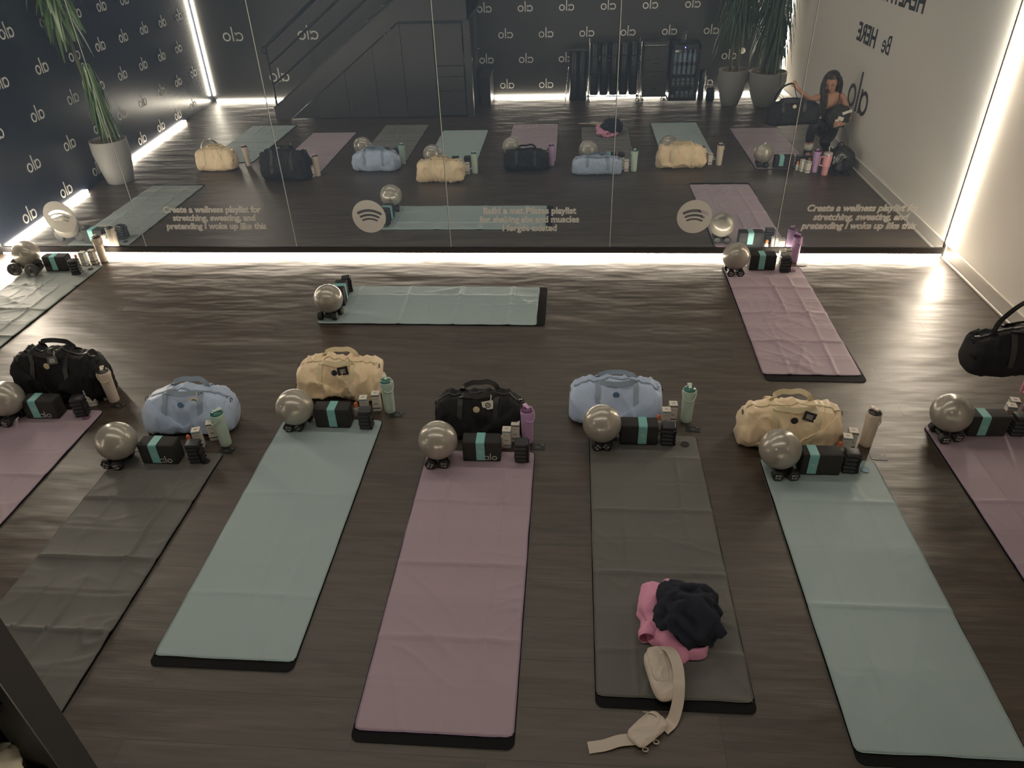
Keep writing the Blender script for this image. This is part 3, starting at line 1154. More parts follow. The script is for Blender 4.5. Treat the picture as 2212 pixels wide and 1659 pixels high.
EXT = {-1: 'seen mirrored at the far left', 0: 'cut by the left edge', 1: 'leading to the left light blue duffel', 2: 'left of centre',
       3: 'in the middle of the row', 4: 'under the pile of clothes', 5: 'right of centre', 6: 'cut by the right edge',
       7: 'in the far left corner', 8: 'lying sideways by the mirror', 9: 'reaching the mirror on the right'}
AMP = {-1: .009, 0: .007, 1: .016, 2: .0055, 3: .0105, 4: .012, 5: .0065, 6: .006, 7: .013, 8: .011, 9: .013}
for k, (x0, x1, y0, y1) in MX.items():
    make_mat(x0, x1, y0, y1, 'black rubber yoga mat under the %s towel ' % CW[TC[k]] + EXT[k])
    if k == 8:
        make_towel(x0 + 0.004, x1 - 0.07, y0 + 0.006, y1 - 0.006, TC[k], 8, '%s towel lying sideways in front of the mirror' % CW[TC[k]], AMP[k], along='x')
    else:
        make_towel(x0 + 0.006, x1 - 0.006, y0 + (0.05 if k not in (9,) else 0.075), y1 - 0.006, TC[k], k + 2, '%s towel ' % CW[TC[k]] + EXT[k], AMP[k], skew=0.018 if k == 9 else 0.0, nf={2: 5, 5: 5}.get(k, 8))

ST = MAT_TH + 0.0035          # top of towel
BALL = {-1: (-4.764, 3.30), 0: (-3.713, 3.692), 1: (-2.713, 3.278), 2: (-1.732, 3.658), 3: (-0.761, 3.352), 4: (0.211, 3.548), 5: (1.214, 3.339), 6: (2.308, 3.721), 7: (-5.105, 6.03), 8: (-1.94, 5.15), 9: (1.445, 6.0)}
for k, (x, y) in BALL.items():
    make_ball('pearly grey exercise ball on dumbbells on ' + W_[k], (x, y - 0.008, 0.174))
DB = {0: ((-3.775, 3.71, .08), (-3.69, 3.70, -.15)), 1: ((-2.79, 3.315, 0.05), (-2.712, 3.305, -0.05)), 2: ((-1.79, 3.715, 0.1), (-1.708, 3.723, -0.25)), 3: ((-0.806, 3.386, 0), (-0.727, 3.397, 0.0)),
      4: ((0.180, 3.594, 0.12), (0.262, 3.597, -0.3)), 5: ((1.207, 3.362, 0), (1.29, 3.365, 0.1)), 6: ((2.268, 3.735, 0.1), (2.352, 3.757, 0.1)), 9: ((1.404, 6.035, .05), (1.492, 6.036, -.05)), -1: ((-4.81, 3.33, 0), (-4.73, 3.33, 0))}
SP = {1: (.5, -.3), 2: (.3, -.6), 3: (2.0, 0), 4: (.8, -1.0), 5: (0, 0), 6: (-.1, .2), 0: (0, .2), 9: (.4, .2), -1: (0, 0)}
for k, pr in DB.items():
    for i, (x, y, r) in enumerate(pr):
        make_dumbbell('black hexagonal dumbbell, %s of the pair on %s' % (('left', 'right')[i], W_[k]), (x, y - 0.043, ST), r, spin=SP[k][i])
# place 8: dumbbells lie crosswise
make_dumbbell('black dumbbell lying crosswise, nearer one, on ' + W_[8], (-1.955, 5.095, ST), PI / 2)
make_dumbbell('black dumbbell lying crosswise, mirror-side one, on ' + W_[8], (-1.935, 5.195, ST), PI / 2 - 0.15)


def make_disc_dumbbell(label, loc, rz):
    t = thing('round_dumbbell', label, 'dumbbell', loc, rz, 'round-ended dumbbells in the far left corner')
    for s in (-1, 1):
        bm = lathe(B(), [(0.040, -0.016), (0.046, -0.012), (0.046, 0.012), (0.040, 0.016)], 32)
        bmesh.ops.transform(bm, matrix=Matrix.Translation((0, s * 0.06, 0.046)) @ Matrix.Rotation(PI / 2, 4, 'X'), verts=bm.verts)
        h = new_obj('weight_disc', bm, mat('grey_rubber', (0.06, 0.06, 0.062), 0.45), t, smooth=True, auto=0.5)
        if s < 0:
            bm = B()
            alo(bm, 0.011, frame((-0.014, -0.0765, 0.012), (1, 0, 0), (0, 0, 1)), th=0.0006)
            text_bm(bm, '5', 0.016, frame((0, -0.0765, 0.066), (1, 0, 0), (0, 0, 1)), ext=0.0004, bold=.0004)
            q = lathe(B(), [(0.012, 0), (0.012, 0.002), (0.008, 0.003)], 20)
            bmesh.ops.transform(q, matrix=Matrix.Translation((0, -0.0745, 0.046)) @ Matrix.Rotation(PI / 2, 4, 'X'), verts=q.verts)
            new_obj('disc_print', bm, m_card, h)
            new_obj('disc_hub', q, m_dumb, h)
    new_obj('grip', tube(B(), [(0, -0.06, 0.046), (0, 0, 0.046), (0, 0.06, 0.046)], 0.014, 14), m_dumb, t, smooth=True)
    t.scale = (1.32, 1.1, 1.32)
    return t


make_disc_dumbbell('left of two round-ended dumbbells under the ball in the corner', (-5.20, 5.955, ST), 0.35)
make_disc_dumbbell('right of two round-ended dumbbells under the ball in the corner', (-5.01, 5.935, ST), 0.25)

BLK = {-1: (-4.55, 3.34, .0, 0, 'b'), 0: (-3.512, 3.735, 0.02, -0.03, 'a'), 1: (-2.478, 3.305, 0.0, -0.015, 'a'), 2: (-1.508, 3.702, 0.0, 0.005, 'b'), 3: (-0.508, 3.402, 0.01, -0.005, 'a'),
       4: (0.440, 3.593, 0.0, 0.02, 'd'), 5: (1.455, 3.352, 0.0, -0.05, 'd'), 6: (2.548, 3.748, 0.03, -0.035, 'd'), 7: (-4.83, 6.03, 0.02, -0.01, 'b'), 9: (1.70, 6.10, 0.0, -0.01, 'b')}
for k, (x, y, r, bx, kind) in BLK.items():
    make_block('black foam yoga block with teal band on ' + W_[k], (x, y, ST), r, bx, print_m={'a': m_greyprint, 'b': m_foam, 'd': m_ink}[kind])
make_block('black foam yoga block behind the ball on ' + W_[8], (-1.935, 5.43, ST), PI / 2 + 0.1, 0.0, print_m=m_foam)
WR = {0: (-3.262, 3.745, 0.25), 1: (-2.258, 3.300, 0.12), 2: (-1.290, 3.672, 0.0), 3: (-0.268, 3.380, 0.0), 4: (0.618, 3.572, -0.05), 5: (1.630, 3.352, -0.1), 6: (2.735, 3.735, 0.0), 7: (-4.60, 5.93, 0.25), 8: (-1.925, 5.60, 0.3), 9: (1.887, 6.035, 0.0)}
for k, (x, y, r) in WR.items():
    make_wrist('stack of dark ribbed wrist weights on ' + W_[k], (x, y, ST), r)
BX = {0: ((-3.268, 3.875), (-3.205, 3.955)), 1: ((-2.310, 3.448), (-2.252, 3.530)), 2: ((-1.338, 3.828), (-1.268, 3.880)), 3: ((-0.368, 3.520), (-0.318, 3.585)), 4: ((0.622, 3.755), (0.672, 3.82)),
      5: ((1.655, 3.52), (1.705, 3.575)), 6: ((2.742, 3.865), (2.79, 3.925)), 7: ((-4.645, 6.145), (-4.58, 6.19)), 9: ((1.90, 6.20), (1.955, 6.235))}
for k, pr in BX.items():
    for i, (x, y) in enumerate(pr):
        z = 0.0 if y > MX[k][3] + 0.01 else ST
        make_box('%s of two white skincare cartons beside %s' % (('nearer', 'farther')[i], W_[k]), (x, y, z), {0: .45, 1: .3, 2: .1, 3: -0.02, 5: -.15, 6: -.2}.get(k, 0.0), blue=(i == 0))
DR = {0: (-3.325, 3.845, 0), 1: (-2.355, 3.42, 0), 2: (-1.385, 3.80, 0), 3: (-0.405, 3.50, 1), 4: (0.575, 3.725, 0), 5: (1.610, 3.49, 0), 6: (2.69, 3.84, 0), 7: (-4.70, 6.12, 0), 9: (1.83, 6.205, 0)}
for k, (x, y, dn) in DR.items():
    z = 0.0 if y > MX[k][3] + 0.005 else ST
    make_dropper('frosted little bottle with orange cap beside ' + W_[k], (x, y, z), 0, bool(dn))
BT = {-1: ('cream', -4.205, 3.50, 0.5), 0: ('cream', -3.145, 3.925, 0.45), 1: ('mint', -2.155, 3.475, -0.9), 2: ('mint', -1.179, 3.862, 0.55), 3: ('lilac', -0.243, 3.572, 0.65), 4: ('mint', 0.762, 3.820, 0.0),
      5: ('cream', 1.812, 3.61, 0.75), 6: ('lilac', 2.878, 3.90, 0.6), 7: ('cream', -4.513, 6.235, 0.8), 9: ('lilac', 2.025, 6.262, 0.9)}
for k, (c, x, y, r) in BT.items():
    make_bottle(c, '%s insulated bottle with carry loop beside %s' % ({'cream': 'cream', 'mint': 'pale mint', 'lilac': 'lilac'}[c], W_[k]), (x, y, 0), r)
CD = {0: (-3.085, 3.865, -0.3), 1: (-2.125, 3.412, 0.0), 2: (-1.125, 3.822, 0.0), 3: (-0.178, 3.515, 0.0), 4: (0.795, 3.728, -0.1), 5: (1.850, 3.492, -0.08), 9: (2.075, 6.20, 0.0)}
for k, (x, y, r) in CD.items():
    z = 0.0
    make_card('small black card on the floor beside ' + W_[k], (x, y, z), r)

make_bag('cream', 'crumpled cream duffel seen mirrored, leftmost of the back row', (-4.55, 3.62, 0), L=0.52, D=0.28, H=0.28, seed=31, loops=(0.02, 0.03))
make_bag('black', 'bulging black duffel behind the lavender mat at the left edge, with dark hang tag', (-3.50, 4.0, 0), L=0.62, D=0.30, H=0.37, seed=5, rough=1.6, loops=(0.0, 0.015), tagc='k2', tag_x=0.05, slump=.05)
make_bag('blue', 'light blue duffel with a white card tag behind the dark grey mat', (-2.45, 3.67, 0), L=0.60, D=0.27, H=0.255, seed=12, rough=1.1, lean=0.04, loops=(0.015, 0.03), tagc='w', tag_x=0.075)
make_bag('cream', 'crumpled cream duffel with a black tag, left of centre beside the mint bottle', (-1.56, 4.10, 0), L=0.58, D=0.30, H=0.26, seed=23, rough=1.9, loops=(0.02, 0.03), tagc='k2', tag_x=0.05)
make_bag('black', 'black duffel with a white card tag and gold badge, in the centre of the row', (-0.555, 3.68, 0), L=0.58, D=0.26, H=0.25, seed=41, rough=1.3, lean=0.05, loops=(0.03, 0.03), tagc='w2', tag_x=0.06)
make_bag('blue', 'light blue duffel with one plain blue badge, behind the grey mat with clothes', (0.315, 3.86, 0), L=0.62, D=0.27, H=0.225, seed=57, rough=1.0, lean=0.09, loops=(0.01, 0.01), slump=.02)
make_bag('cream', 'crumpled cream duffel with a black tag and raised strap loops, right of centre', (1.345, 3.64, 0), L=0.60, D=0.28, H=0.27, seed=64, rough=1.8, loops=(0.012, 0.04), tagc='k', tag_x=0.085)

# ------------------------------------------------------------------ clothes on the grey mat
def crumple(bm, c, r, seed, amp=0.02, freq=9.0, sub=5, flat=0.004, lean=0.0):
    t = bmesh.new()
    bmesh.ops.create_icosphere(t, subdivisions=sub, radius=1.0)
    for v in t.verts:
        d = v.co.copy()
        p = Vector((d.x * r[0], d.y * r[1], d.z * r[2]))
        rad = 1 + 0.22 * fnoise(d.x * 1.6 + seed, d.y * 1.6, d.z)
        p *= rad
        w = Vector((p.x * freq, p.y * freq, p.z * freq + seed))
        wp = noise.noise_vector(w * 0.5) * 0.9
        r1 = 1 - 2 * abs(noise.noise(w * 0.8 + wp))
        r2 = 1 - 2 * abs(noise.noise(w * 1.9 + wp * 2))
        p += d * (amp * max(-0.3, r1) * 1.2 + amp * 0.35 * r2)
        p += Vector(c)
        p.z = max(flat, p.z)
        v.co = p
    merge(bm, t)


ZT = MAT_TH + 0.004
jeans = thing('pink_garment', 'crumpled pink cotton garment lying under the navy fleece on the grey mat', 'clothing', (0.50, 2.20, ZT))
bm = B()
crumple(bm, (0, 0.02, 0.030), (0.150, 0.185, 0.042), 3, amp=0.028, freq=12)
new_obj('bunched_cloth', bm, mat('pink_cotton', (0.74, 0.31, 0.47), 0.75, sheen=0.2, bump=(500, 0.15)), jeans, smooth=True)
bm = B()
ribbon(bm, spline([(-0.12, -0.05, 0.035), (-0.07, -0.105, 0.035), (0.0, -0.145, 0.038), (0.07, -0.165, 0.04), (0.125, -0.15, 0.042), (0.13, -0.10, 0.05)], 6), (0.1, 0.25, 1), 0.058, 0.012)
bmesh.ops.bevel(bm, geom=bm.edges[:], offset=0.002, segments=1, affect='EDGES')
new_obj('waistband', bm, MATS['pink_cotton'], jeans, smooth=True, auto=0.8)
for nm, pts, rr in (('sleeve_cuff', [(-0.10, -0.02, 0.03), (-0.125, -0.06, 0.05), (-0.128, -0.10, 0.05)], [0.035, 0.03, 0.036]),
                    ('sleeve_cuff', [(-0.03, 0.12, 0.04), (-0.01, 0.18, 0.05), (0.005, 0.215, 0.045)], [0.04, 0.03, 0.034])):
    bm = B()
    sp_ = spline(pts, 6)
    rs = [rr[0] + (rr[-1] - rr[0]) * k / (len(sp_) - 1) for k in range(len(sp_))]
    tube(bm, sp_, rs, 18, cap=False)
    for v in bm.verts:
        v.co += noise.noise_vector(v.co * 25) * 0.010
        v.co.z = max(0.002, v.co.z)
    o = new_obj(nm, bm, MATS['pink_cotton'], jeans, smooth=True)
    sm = o.modifiers.new('s', 'SOLIDIFY')
    sm.thickness = 0.003
    bake(o)
fleece = thing('navy_fleece', 'crumpled navy fleece top heaped over the pink garment', 'clothing', (0.555, 2.205, ZT + 0.03))
m_fleece = mat('navy_fleece', (0.014, 0.017, 0.030), 0.95, bump=(300, 0.25))
bm = B()
crumple(bm, (0.0, 0.0, 0.065), (0.115, 0.125, 0.070), 17, amp=0.034, freq=13, flat=0.0)
new_obj('bunched_cloth', bm, m_fleece, fleece, smooth=True)
for pts, rr in (([(-0.05, 0.03, 0.125), (0.03, -0.01, 0.145), (0.09, -0.06, 0.12), (0.145, -0.105, 0.06)], (0.042, 0.026)), ([(-0.05, 0.08, 0.12), (0.06, 0.09, 0.125), (0.14, 0.085, 0.08)], (0.038, 0.026)),
                ([(0.02, 0.03, 0.12), (0.10, 0.025, 0.11), (0.15, 0.0, 0.07)], (0.032, 0.022))):
    sp_ = spline(pts, 7)
    rs = [rr[0] + (rr[1] - rr[0]) * k / (len(sp_) - 1) for k in range(len(sp_))]
    bm = tube(B(), sp_, rs, 20)
    for v in bm.verts:
        q = v.co * 22
        v.co += noise.noise_vector(q) * 0.009
        v.co.z = max(0.0, v.co.z)
    new_obj('sleeve', bm, m_fleece, fleece, smooth=True)
bm = tube(B(), spline([(0.13, -0.11, 0.05), (0.155, -0.09, 0.04), (0.15, -0.05, 0.05), (0.125, -0.04, 0.06)], 6), 0.0025, 8)
new_obj('drawcord', bm, m_black_metal, fleece, smooth=True)

m_satin = mat('champagne_satin', (0.56, 0.48, 0.40), 0.33, sheen=0.3, bump=(60, 0.12))


def pouch(nm, parent, c, size, rz, seed):
    bm = B()
    t = bmesh.new()
    bmesh.ops.create_icosphere(t, subdivisions=5, radius=1.0)
    for v in t.verts:
        d = v.co
        x, y, z = sgp(d.x, 0.55), sgp(d.y, 0.6), sgp(d.z, 0.8)
        m_ = max(abs(d.x), abs(d.y), abs(d.z))
        p = Vector((d.x / (abs(d.x) ** 4 + abs(d.y) ** 4 + 1e-6) ** 0.25 * math.sqrt(max(0, 1 - d.z ** 2)) ** 0.6 * size[0],
                    d.y / (abs(d.x) ** 4 + abs(d.y) ** 4 + 1e-6) ** 0.25 * math.sqrt(max(0, 1 - d.z ** 2)) ** 0.6 * size[1], z * size[2]))
        rid = 1 - 2 * abs(fnoise(p.x * 14 + seed, p.y * 22, seed))
        p.z += 0.006 * max(0, rid) ** 2 * (1 if d.z > 0 else 0) + 0.003 * fnoise(p.x * 30, p.y * 30, seed)
        v.co = p
    bmesh.ops.transform(t, matrix=Matrix.Translation(c) @ Matrix.Rotation(rz, 4, 'Z'), verts=t.verts)
    merge(bm, t)
    for v in bm.verts:
        v.co.z = max(0.001, v.co.z)
    o = new_obj(nm, bm, m_satin, parent, smooth=True)
    bm = B()
    R = Matrix.Translation(c) @ Matrix.Rotation(rz, 4, 'Z')
    pts = [R @ Vector((size[0] * 0.93 * math.cos(a) / (abs(math.cos(a)) ** 4 + abs(math.sin(a)) ** 4) ** 0.25, size[1] * 0.93 * math.sin(a) / (abs(math.cos(a)) ** 4 + abs(math.sin(a)) ** 4) ** 0.25, size[2] * 0.35)) for a in [2 * PI * k / 40 for k in range(40)]]
    tube(bm, pts, 0.0022, 6, closed=True)
    new_obj('piping', bm, m_satin, o, smooth=True)
    return o


belt = thing('belt_bag', 'champagne satin belt bag with a small second pouch, trailing off the grey mat', 'bag', (0.43, 1.93, ZT))
pouch('main_pouch', belt, (0.0, 0.0, 0.036), (0.068, 0.120, 0.034), 0.20, 4)
pouch('front_pocket', belt, (-0.022, 0.030, 0.066), (0.038, 0.085, 0.016), 0.16, 9)
bm = B()
ribbon(bm, spline([(-0.005, 0.125, 0.055), (0.035, 0.09, 0.078), (0.055, 0.02, 0.082), (0.055, -0.06, 0.075), (0.045, -0.13, 0.04), (0.02, -0.19, 0.006), (-0.02, -0.23, 0.001)], 7), (1, 0.15, 0.0), 0.048, 0.003)
new_obj('wide_strap', bm, m_satin, belt, smooth=True, auto=0.9)
bm = B()
ribbon(bm, spline([(-0.14, -0.275, 0.000), (-0.20, -0.285, 0.001), (-0.26, -0.305, -0.003), (-0.325, -0.318, -0.005)], 7), (-0.1, 1, 0.0), 0.048, 0.003)
new_obj('strap_end', bm, m_satin, belt, smooth=True, auto=0.9)
pouch('small_pouch', belt, (-0.085, -0.235, 0.010), (0.085, 0.048, 0.016), 0.72, 22)
bm = B()
for dx in (0.0, 0.045):
    tube(bm, [(-0.055 - dx + 0.011 * math.cos(k * PI / 6), -0.285 - dx * .75 + 0.008 * math.sin(k * PI / 6), 0.006) for k in range(12)], 0.002, 6, closed=True)
new_obj('strap_ring', bm, m_satin, belt, smooth=True)
bm = tube(B(), spline([(-0.10, -0.17, 0.024), (-0.06, -0.178, 0.028), (-0.035, -0.20, 0.024)], 5), 0.0028, 8)
new_obj('zip_cord', bm, m_satin, belt, smooth=True)

# ------------------------------------------------------------------ stair block behind the photographer
stair = thing('staircase', 'charcoal staircase with slatted handrail and closet below, at the back of the room', 'staircase', (0, 0, 0))
SL = (1.627 - 0.16) / (4.66 - 2.59)
XA, XB = -4.64, -1.50
ZT0, ZT1 = 1.36, 1.80


def prism(bm, poly, y0, y1):
    a = [bm.verts.new((x, y0, z)) for x, z in poly]
    b = [bm.verts.new((x, y1, z)) for x, z in poly]
    bm.faces.new(a)
    bm.faces.new(b[::-1])
    n = len(poly)
    for i in range(n):
        bm.faces.new((a[i], b[i], b[(i + 1) % n], a[(i + 1) % n]))
    bmesh.ops.recalc_face_normals(bm, faces=bm.faces)
    return bm


xt = XA + (ZT1 - 0.17) / SL
new_obj('stringer', prism(B(), [(XA, 0.0), (XA, 0.17), (xt, ZT1), (XB, ZT1), (XB, ZT0), (-2.535, ZT0), (-4.42, 0.0)], YS - 0.035, YS), m_stair, stair)
new_obj('stringer_cap', prism(B(), [(XA, 0.17), (xt, ZT1), (XB, ZT1), (XB, ZT1 + .022), (xt - .01, ZT1 + .022), (XA - 0.008, 0.185)], YS - 0.05, YS + 0.012), m_black_metal, stair)
bm = B()
n = 9
for k in range(n):
    x0 = XA + 0.08 + (xt - XA) * k / n
    x1 = XA + 0.08 + (xt - XA) * (k + 1) / n
    z = (ZT1 - 0.02) * (k + 1) / n
    bm2 = box(B(), x0, x1 + 0.02, YB + 0.04, YS - 0.037, z - 0.045, z)
    new_obj('tread', bm2, m_stair, stair)
bm.free()
new_obj('landing_slab', box(B(), xt + 0.1, XB, YB + 0.02, YS - 0.037, ZT0 + 0.05, ZT1), m_stair, stair)
new_obj('landing_edge', box(B(), XB - 0.03, XB, YB + 0.02, YS, ZT0, ZT1 + 0.01), m_stair, stair)
# panels under the slope
SL2 = 1.349 / (4.42 - 2.535)
px = [-4.38, -3.95, -3.45, -2.98, -2.535]
for a, b in zip(px, px[1:]):
    za, zb = (a + 4.42) * SL2, (b + 4.42) * SL2
    za = max(0.012, za)
    new_obj('under_stair_panel', prism(B(), [(a + .003, 0.012), (a + .003, max(za - .01, .02)), (b - .003, zb - .01), (b - .003, 0.012)], YS - 0.05, YS - 0.03), m_stair, stair)
new_obj('closet_panel', box(B(), -2.53, -2.055, YS - 0.05, YS - 0.03, 0.012, ZT0 - 0.04), m_stair, stair)
for nm, z0, z1 in (('closet_door', 0.745, ZT0 - 0.04), ('closet_drawer', 0.59, 0.735), ('closet_drawer', 0.385, 0.582), ('closet_drawer', 0.03, 0.375)):
    new_obj(nm, box(B(), -2.045, -1.62, YS - 0.05, YS - 0.03, z0, z1, bevel=0.002, seg=1), m_stair, stair)
new_obj('head_rail', box(B(), -2.53, -1.50, YS - 0.06, YS - 0.012, ZT0 - 0.035, ZT0 - 0.003), m_black_metal, stair)
new_obj('corner_post', box(B(), -1.60, XB, YS - 0.10, YS, 0.0, ZT0 - 0.002, bevel=0.002, seg=1), m_stair, stair)
new_obj('closet_jamb', box(B(), -1.58, XB - 0.01, 0.56, 0.60, 0.0, ZT0 - 0.002), m_stair, stair)
new_obj('closet_back', box(B(), -2.05, -2.03, YB + .05, YS - 0.06, 0.0, ZT0 + .04), m_black_metal, stair)
for z in (0.72, 1.05):
    new_obj('niche_shelf', box(B(), -2.02, -1.53, 0.61, YS - 0.105, z - 0.018, z), m_black_metal, stair)
# the door of the closet behind the niche
cd = new_obj('closet_door', box(B(), XB - 0.06, XB - 0.03, YB + 0.08, 0.555, 0.52, ZT0 - 0.03, bevel=0.002, seg=1), m_stair, stair)
bm = tube(B(), spline([(XB - 0.03, 0.46, 0.86), (XB + 0.03, 0.46, 0.86), (XB + 0.035, 0.44, 0.86), (XB + 0.035, 0.34, 0.855)], 5), 0.008, 10)
new_obj('lever_handle', bm, m_chrome, cd, smooth=True)
# handrail
hr = new_obj('stair_post', tube(B(), [(XA + 0.045, YS - 0.02, 0.19), (XA + 0.045, YS - 0.02, 1.06)], 0.016, 12), m_black_metal, stair, smooth=True, auto=0.8)
for nm, z0, rr in (('handrail', 1.055, 0.023), ('rail_bar', 0.80, 0.018), ('rail_bar', 0.505, 0.018)):
    xe = XA + 0.045 + (ZT1 + (z0 - 0.20) - z0) / SL
    new_obj(nm, tube(B(), [(XA + 0.045, YS - 0.02, z0), (xe, YS - 0.02, z0 + SL * (xe - XA - 0.045)), (XB - 0.05, YS - 0.02, z0 + SL * (xe - XA - 0.045))], rr, 12), m_black_metal, stair, smooth=True, auto=0.8)
bm = tube(B(), [(XA + 0.045 + 0.006, YS + 0.03, 1.075 + 0.0), (XA + 0.01, YS + 0.03, 1.05), (XA - 0.005, YS + 0.03, 1.01), (XA + 0.008, YS + 0.03, 0.975), (XA + 0.045, YS + 0.02, 0.965)], 0.014, 12)
new_obj('rail_end_loop', bm, m_black_metal, stair, smooth=True)
bm = tube(B(), [(XA + 0.045, YS + 0.03, 1.075), (XA + 0.045 + 2.2, YS + 0.03, 1.075 + SL * 2.2)], 0.014, 12)
new_obj('outer_handrail', bm, m_black_metal, stair, smooth=True)
xe = xt + 0.02
for xx in (xe, -2.0, XB - 0.05):
    new_obj('stair_post', tube(B(), [(xx, YS - 0.02, ZT1), (xx, YS - 0.02, ZT1 + 0.87)], 0.016, 12), m_black_metal, stair, smooth=True, auto=0.8)

bm = B()
crumple(bm, (0, 0, 0.07), (0.075, 0.075, 0.075), 8, amp=0.02, freq=14, sub=4, flat=0.002)
o = new_obj('folded_cloth', bm, mat('ivory_cloth', (0.62, 0.58, 0.45), 0.8), smooth=True)
o.location = (-1.615, 0.965, 0.722)
tag(o, 'crumpled ivory cloth on the dark shelf in the lower left corner', 'cloth')

cab = thing('low_cabinet', 'low black cabinet between the stair block and the back wall lights', 'cabinet', (-1.385, 0.16, 0))
new_obj('carcass', box(B(), -0.085, 0.075, -0.27, 0.27, 0.0, 0.43), m_stair, cab)
new_obj('worktop', box(B(), -0.09, 0.085, -0.275, 0.285, 0.432, 0.468), mat('dark_wood_top', (0.05, 0.045, 0.04), 0.5, bump=(30, 0.3)), cab)

# ------------------------------------------------------------------ along the back wall


def caster(parent, x, y):
    bm = lathe(B(), [(0.0, -0.009), (0.024, -0.009), (0.026, 0), (0.024, 0.009), (0.0, 0.009)], 18, cap=False)
    bmesh.ops.transform(bm, matrix=Matrix.Translation((x, y, 0.026)) @ Matrix.Rotation(PI / 2, 4, 'X'), verts=bm.verts)
    box(bm, x - 0.005, x + 0.005, y - 0.014, y + 0.014, 0.03, 0.075)
    return new_obj('caster', bm, m_chrome, parent, smooth=True, auto=0.6)


rack = thing('mat_rack', 'wheeled wire rack holding rolled black mats by the back wall', 'rack', (0.665, 0.16, 0))
for sx in (-0.40, 0.40):
    for sy in (-0.17, 0.17):
        new_obj('upright', tube(B(), [(sx, sy, 0.07), (sx, sy, 0.90)], 0.009, 10), m_chrome, rack, smooth=True, auto=0.8)
        caster(rack, sx, sy)
for z in (0.10, 0.42, 0.70):
    bm = B()
    for sy in (-0.17, 0.17):
        tube(bm, [(-0.40, sy, z), (0.40, sy, z)], 0.007, 8)
    for k in range(9):
        tube(bm, [(-0.4 + 0.1 * k, -0.17, z), (-0.4 + 0.1 * k, 0.17, z)], 0.004, 6)
    new_obj('wire_shelf' if z < 0.2 else 'side_rails', bm, m_black_metal, rack, smooth=True, auto=0.8)
roll0 = None
k = 0
for ix in range(5):
    for iy in range(2):
        x, y = 0.35 + ix * 0.155, 0.08 + iy * 0.16
        lb = 'rolled black mat standing in the wheeled rack'
        if roll0 is None:
            roll0 = thing('rolled_mat', lb, 'rolled mat', (x, y, 0.108), 0, 'rolled mats in the rack')
            bm = lathe(B(), [(0.066, 0), (0.068, 0.005), (0.068, 0.745), (0.066, 0.75), (0.012, 0.75)], 28)
            new_obj('roll', bm, mat('satin_black', (0.016, 0.016, 0.018), 0.28), roll0, smooth=True, auto=0.7)
        else:
            dup(roll0, (x, y, 0.108), 0.4 * k)
        k += 1
t = thing('storage_bin', 'tall black bin with two rounded bays left of the mat rack', 'bin', (0.10, 0.12, 0))
bm = B()
for dx in (-0.075, 0.065):
    lathe(bm, [(0.070, 0.0), (0.074, 0.01), (0.074, 0.74), (0.070, 0.745)], 28, (dx, 0, 0))
new_obj('rounded_body', bm, MATS['satin_black'], t, smooth=True, auto=0.7)
new_obj('flat_lid', box(B(), -0.15, 0.14, -0.08, 0.08, 0.746, 0.79, bevel=0.01), m_stair, t, smooth=True, auto=0.6)
new_obj('leaning_rod', tube(B(), [(-0.21, 0.07, 0.0), (-0.155, 0.02, 0.60)], 0.007, 10), m_chrome, t, smooth=True)

dr = thing('drawer_trolley', 'black four-drawer trolley on casters beside the drinks fridge', 'trolley', (1.30, 0.15, 0))
new_obj('carcass', box(B(), -0.19, 0.19, -0.17, 0.165, 0.075, 0.88), m_stair, dr)
for k in range(4):
    d = new_obj('drawer', box(B(), -0.178, 0.178, 0.168, 0.185, 0.09 + k * 0.185, 0.262 + k * 0.185, bevel=0.003), m_char, dr)
    new_obj('drawer_pull', box(B(), -0.05, 0.05, 0.186, 0.194, 0.205 + k * 0.185, 0.217 + k * 0.185, bevel=0.002), m_black_metal, d)
new_obj('top_rail', tube(B(), [(-0.185, 0.175, 0.79), (-0.185, 0.19, 0.84), (0.185, 0.19, 0.84), (0.185, 0.175, 0.79)], 0.006, 8), m_chrome, dr, smooth=True)
for sx in (-0.17, 0.17):
    for sy in (-0.14, 0.14):
        caster(dr, sx, sy)

fr = thing('drinks_fridge', 'black glass-door drinks fridge with a blue indicator light', 'fridge', (1.745, 0.17, 0))
bm = B()
box(bm, -0.22, -0.20, -0.21, 0.20, 0.02, 0.85)
box(bm, 0.20, 0.22, -0.21, 0.20, 0.02, 0.85)
box(bm, -0.22, 0.22, -0.21, 0.20, 0.83, 0.85)
box(bm, -0.22, 0.22, -0.21, 0.20, 0.02, 0.06)
box(bm, -0.22, 0.22, -0.21, -0.19, 0.02, 0.85)
new_obj('cabinet_shell', bm, m_black_metal, fr)
bm = B()
box(bm, -0.22, -0.185, 0.203, 0.235, 0.03, 0.85)
box(bm, 0.185, 0.22, 0.203, 0.235, 0.03, 0.85)
box(bm, -0.22, 0.22, 0.203, 0.235, 0.78, 0.85)
box(bm, -0.22, 0.22, 0.203, 0.235, 0.03, 0.075)
dd = new_obj('door_frame', bm, m_black_metal, fr)
new_obj('glass_pane', box(B(), -0.185, 0.185, 0.215, 0.22, 0.075, 0.78), mat('fridge_glass', (0.9, 0.95, 1.0), 0.03, trans=1.0), dd)
new_obj('indicator_light', lathe(B(), [(0.006, 0.806), (0.006, 0.816)], 12, (-0.02, 0.237, 0)), mat('blue_indicator', (0.05, 0.05, 0.8), 0.3, emit=(0.08, 0.1, 1.0), estr=14), dd)
new_obj('price_sticker', box(B(), 0.10 - .27, 0.16 - .27, 0.2355, 0.2362, 0.745, 0.775), m_card, dd)
for z in (0.25, 0.42, 0.60):
    new_obj('shelf', box(B(), -0.198, 0.198, -0.18, 0.195, z - 0.004, z), m_chrome, fr)
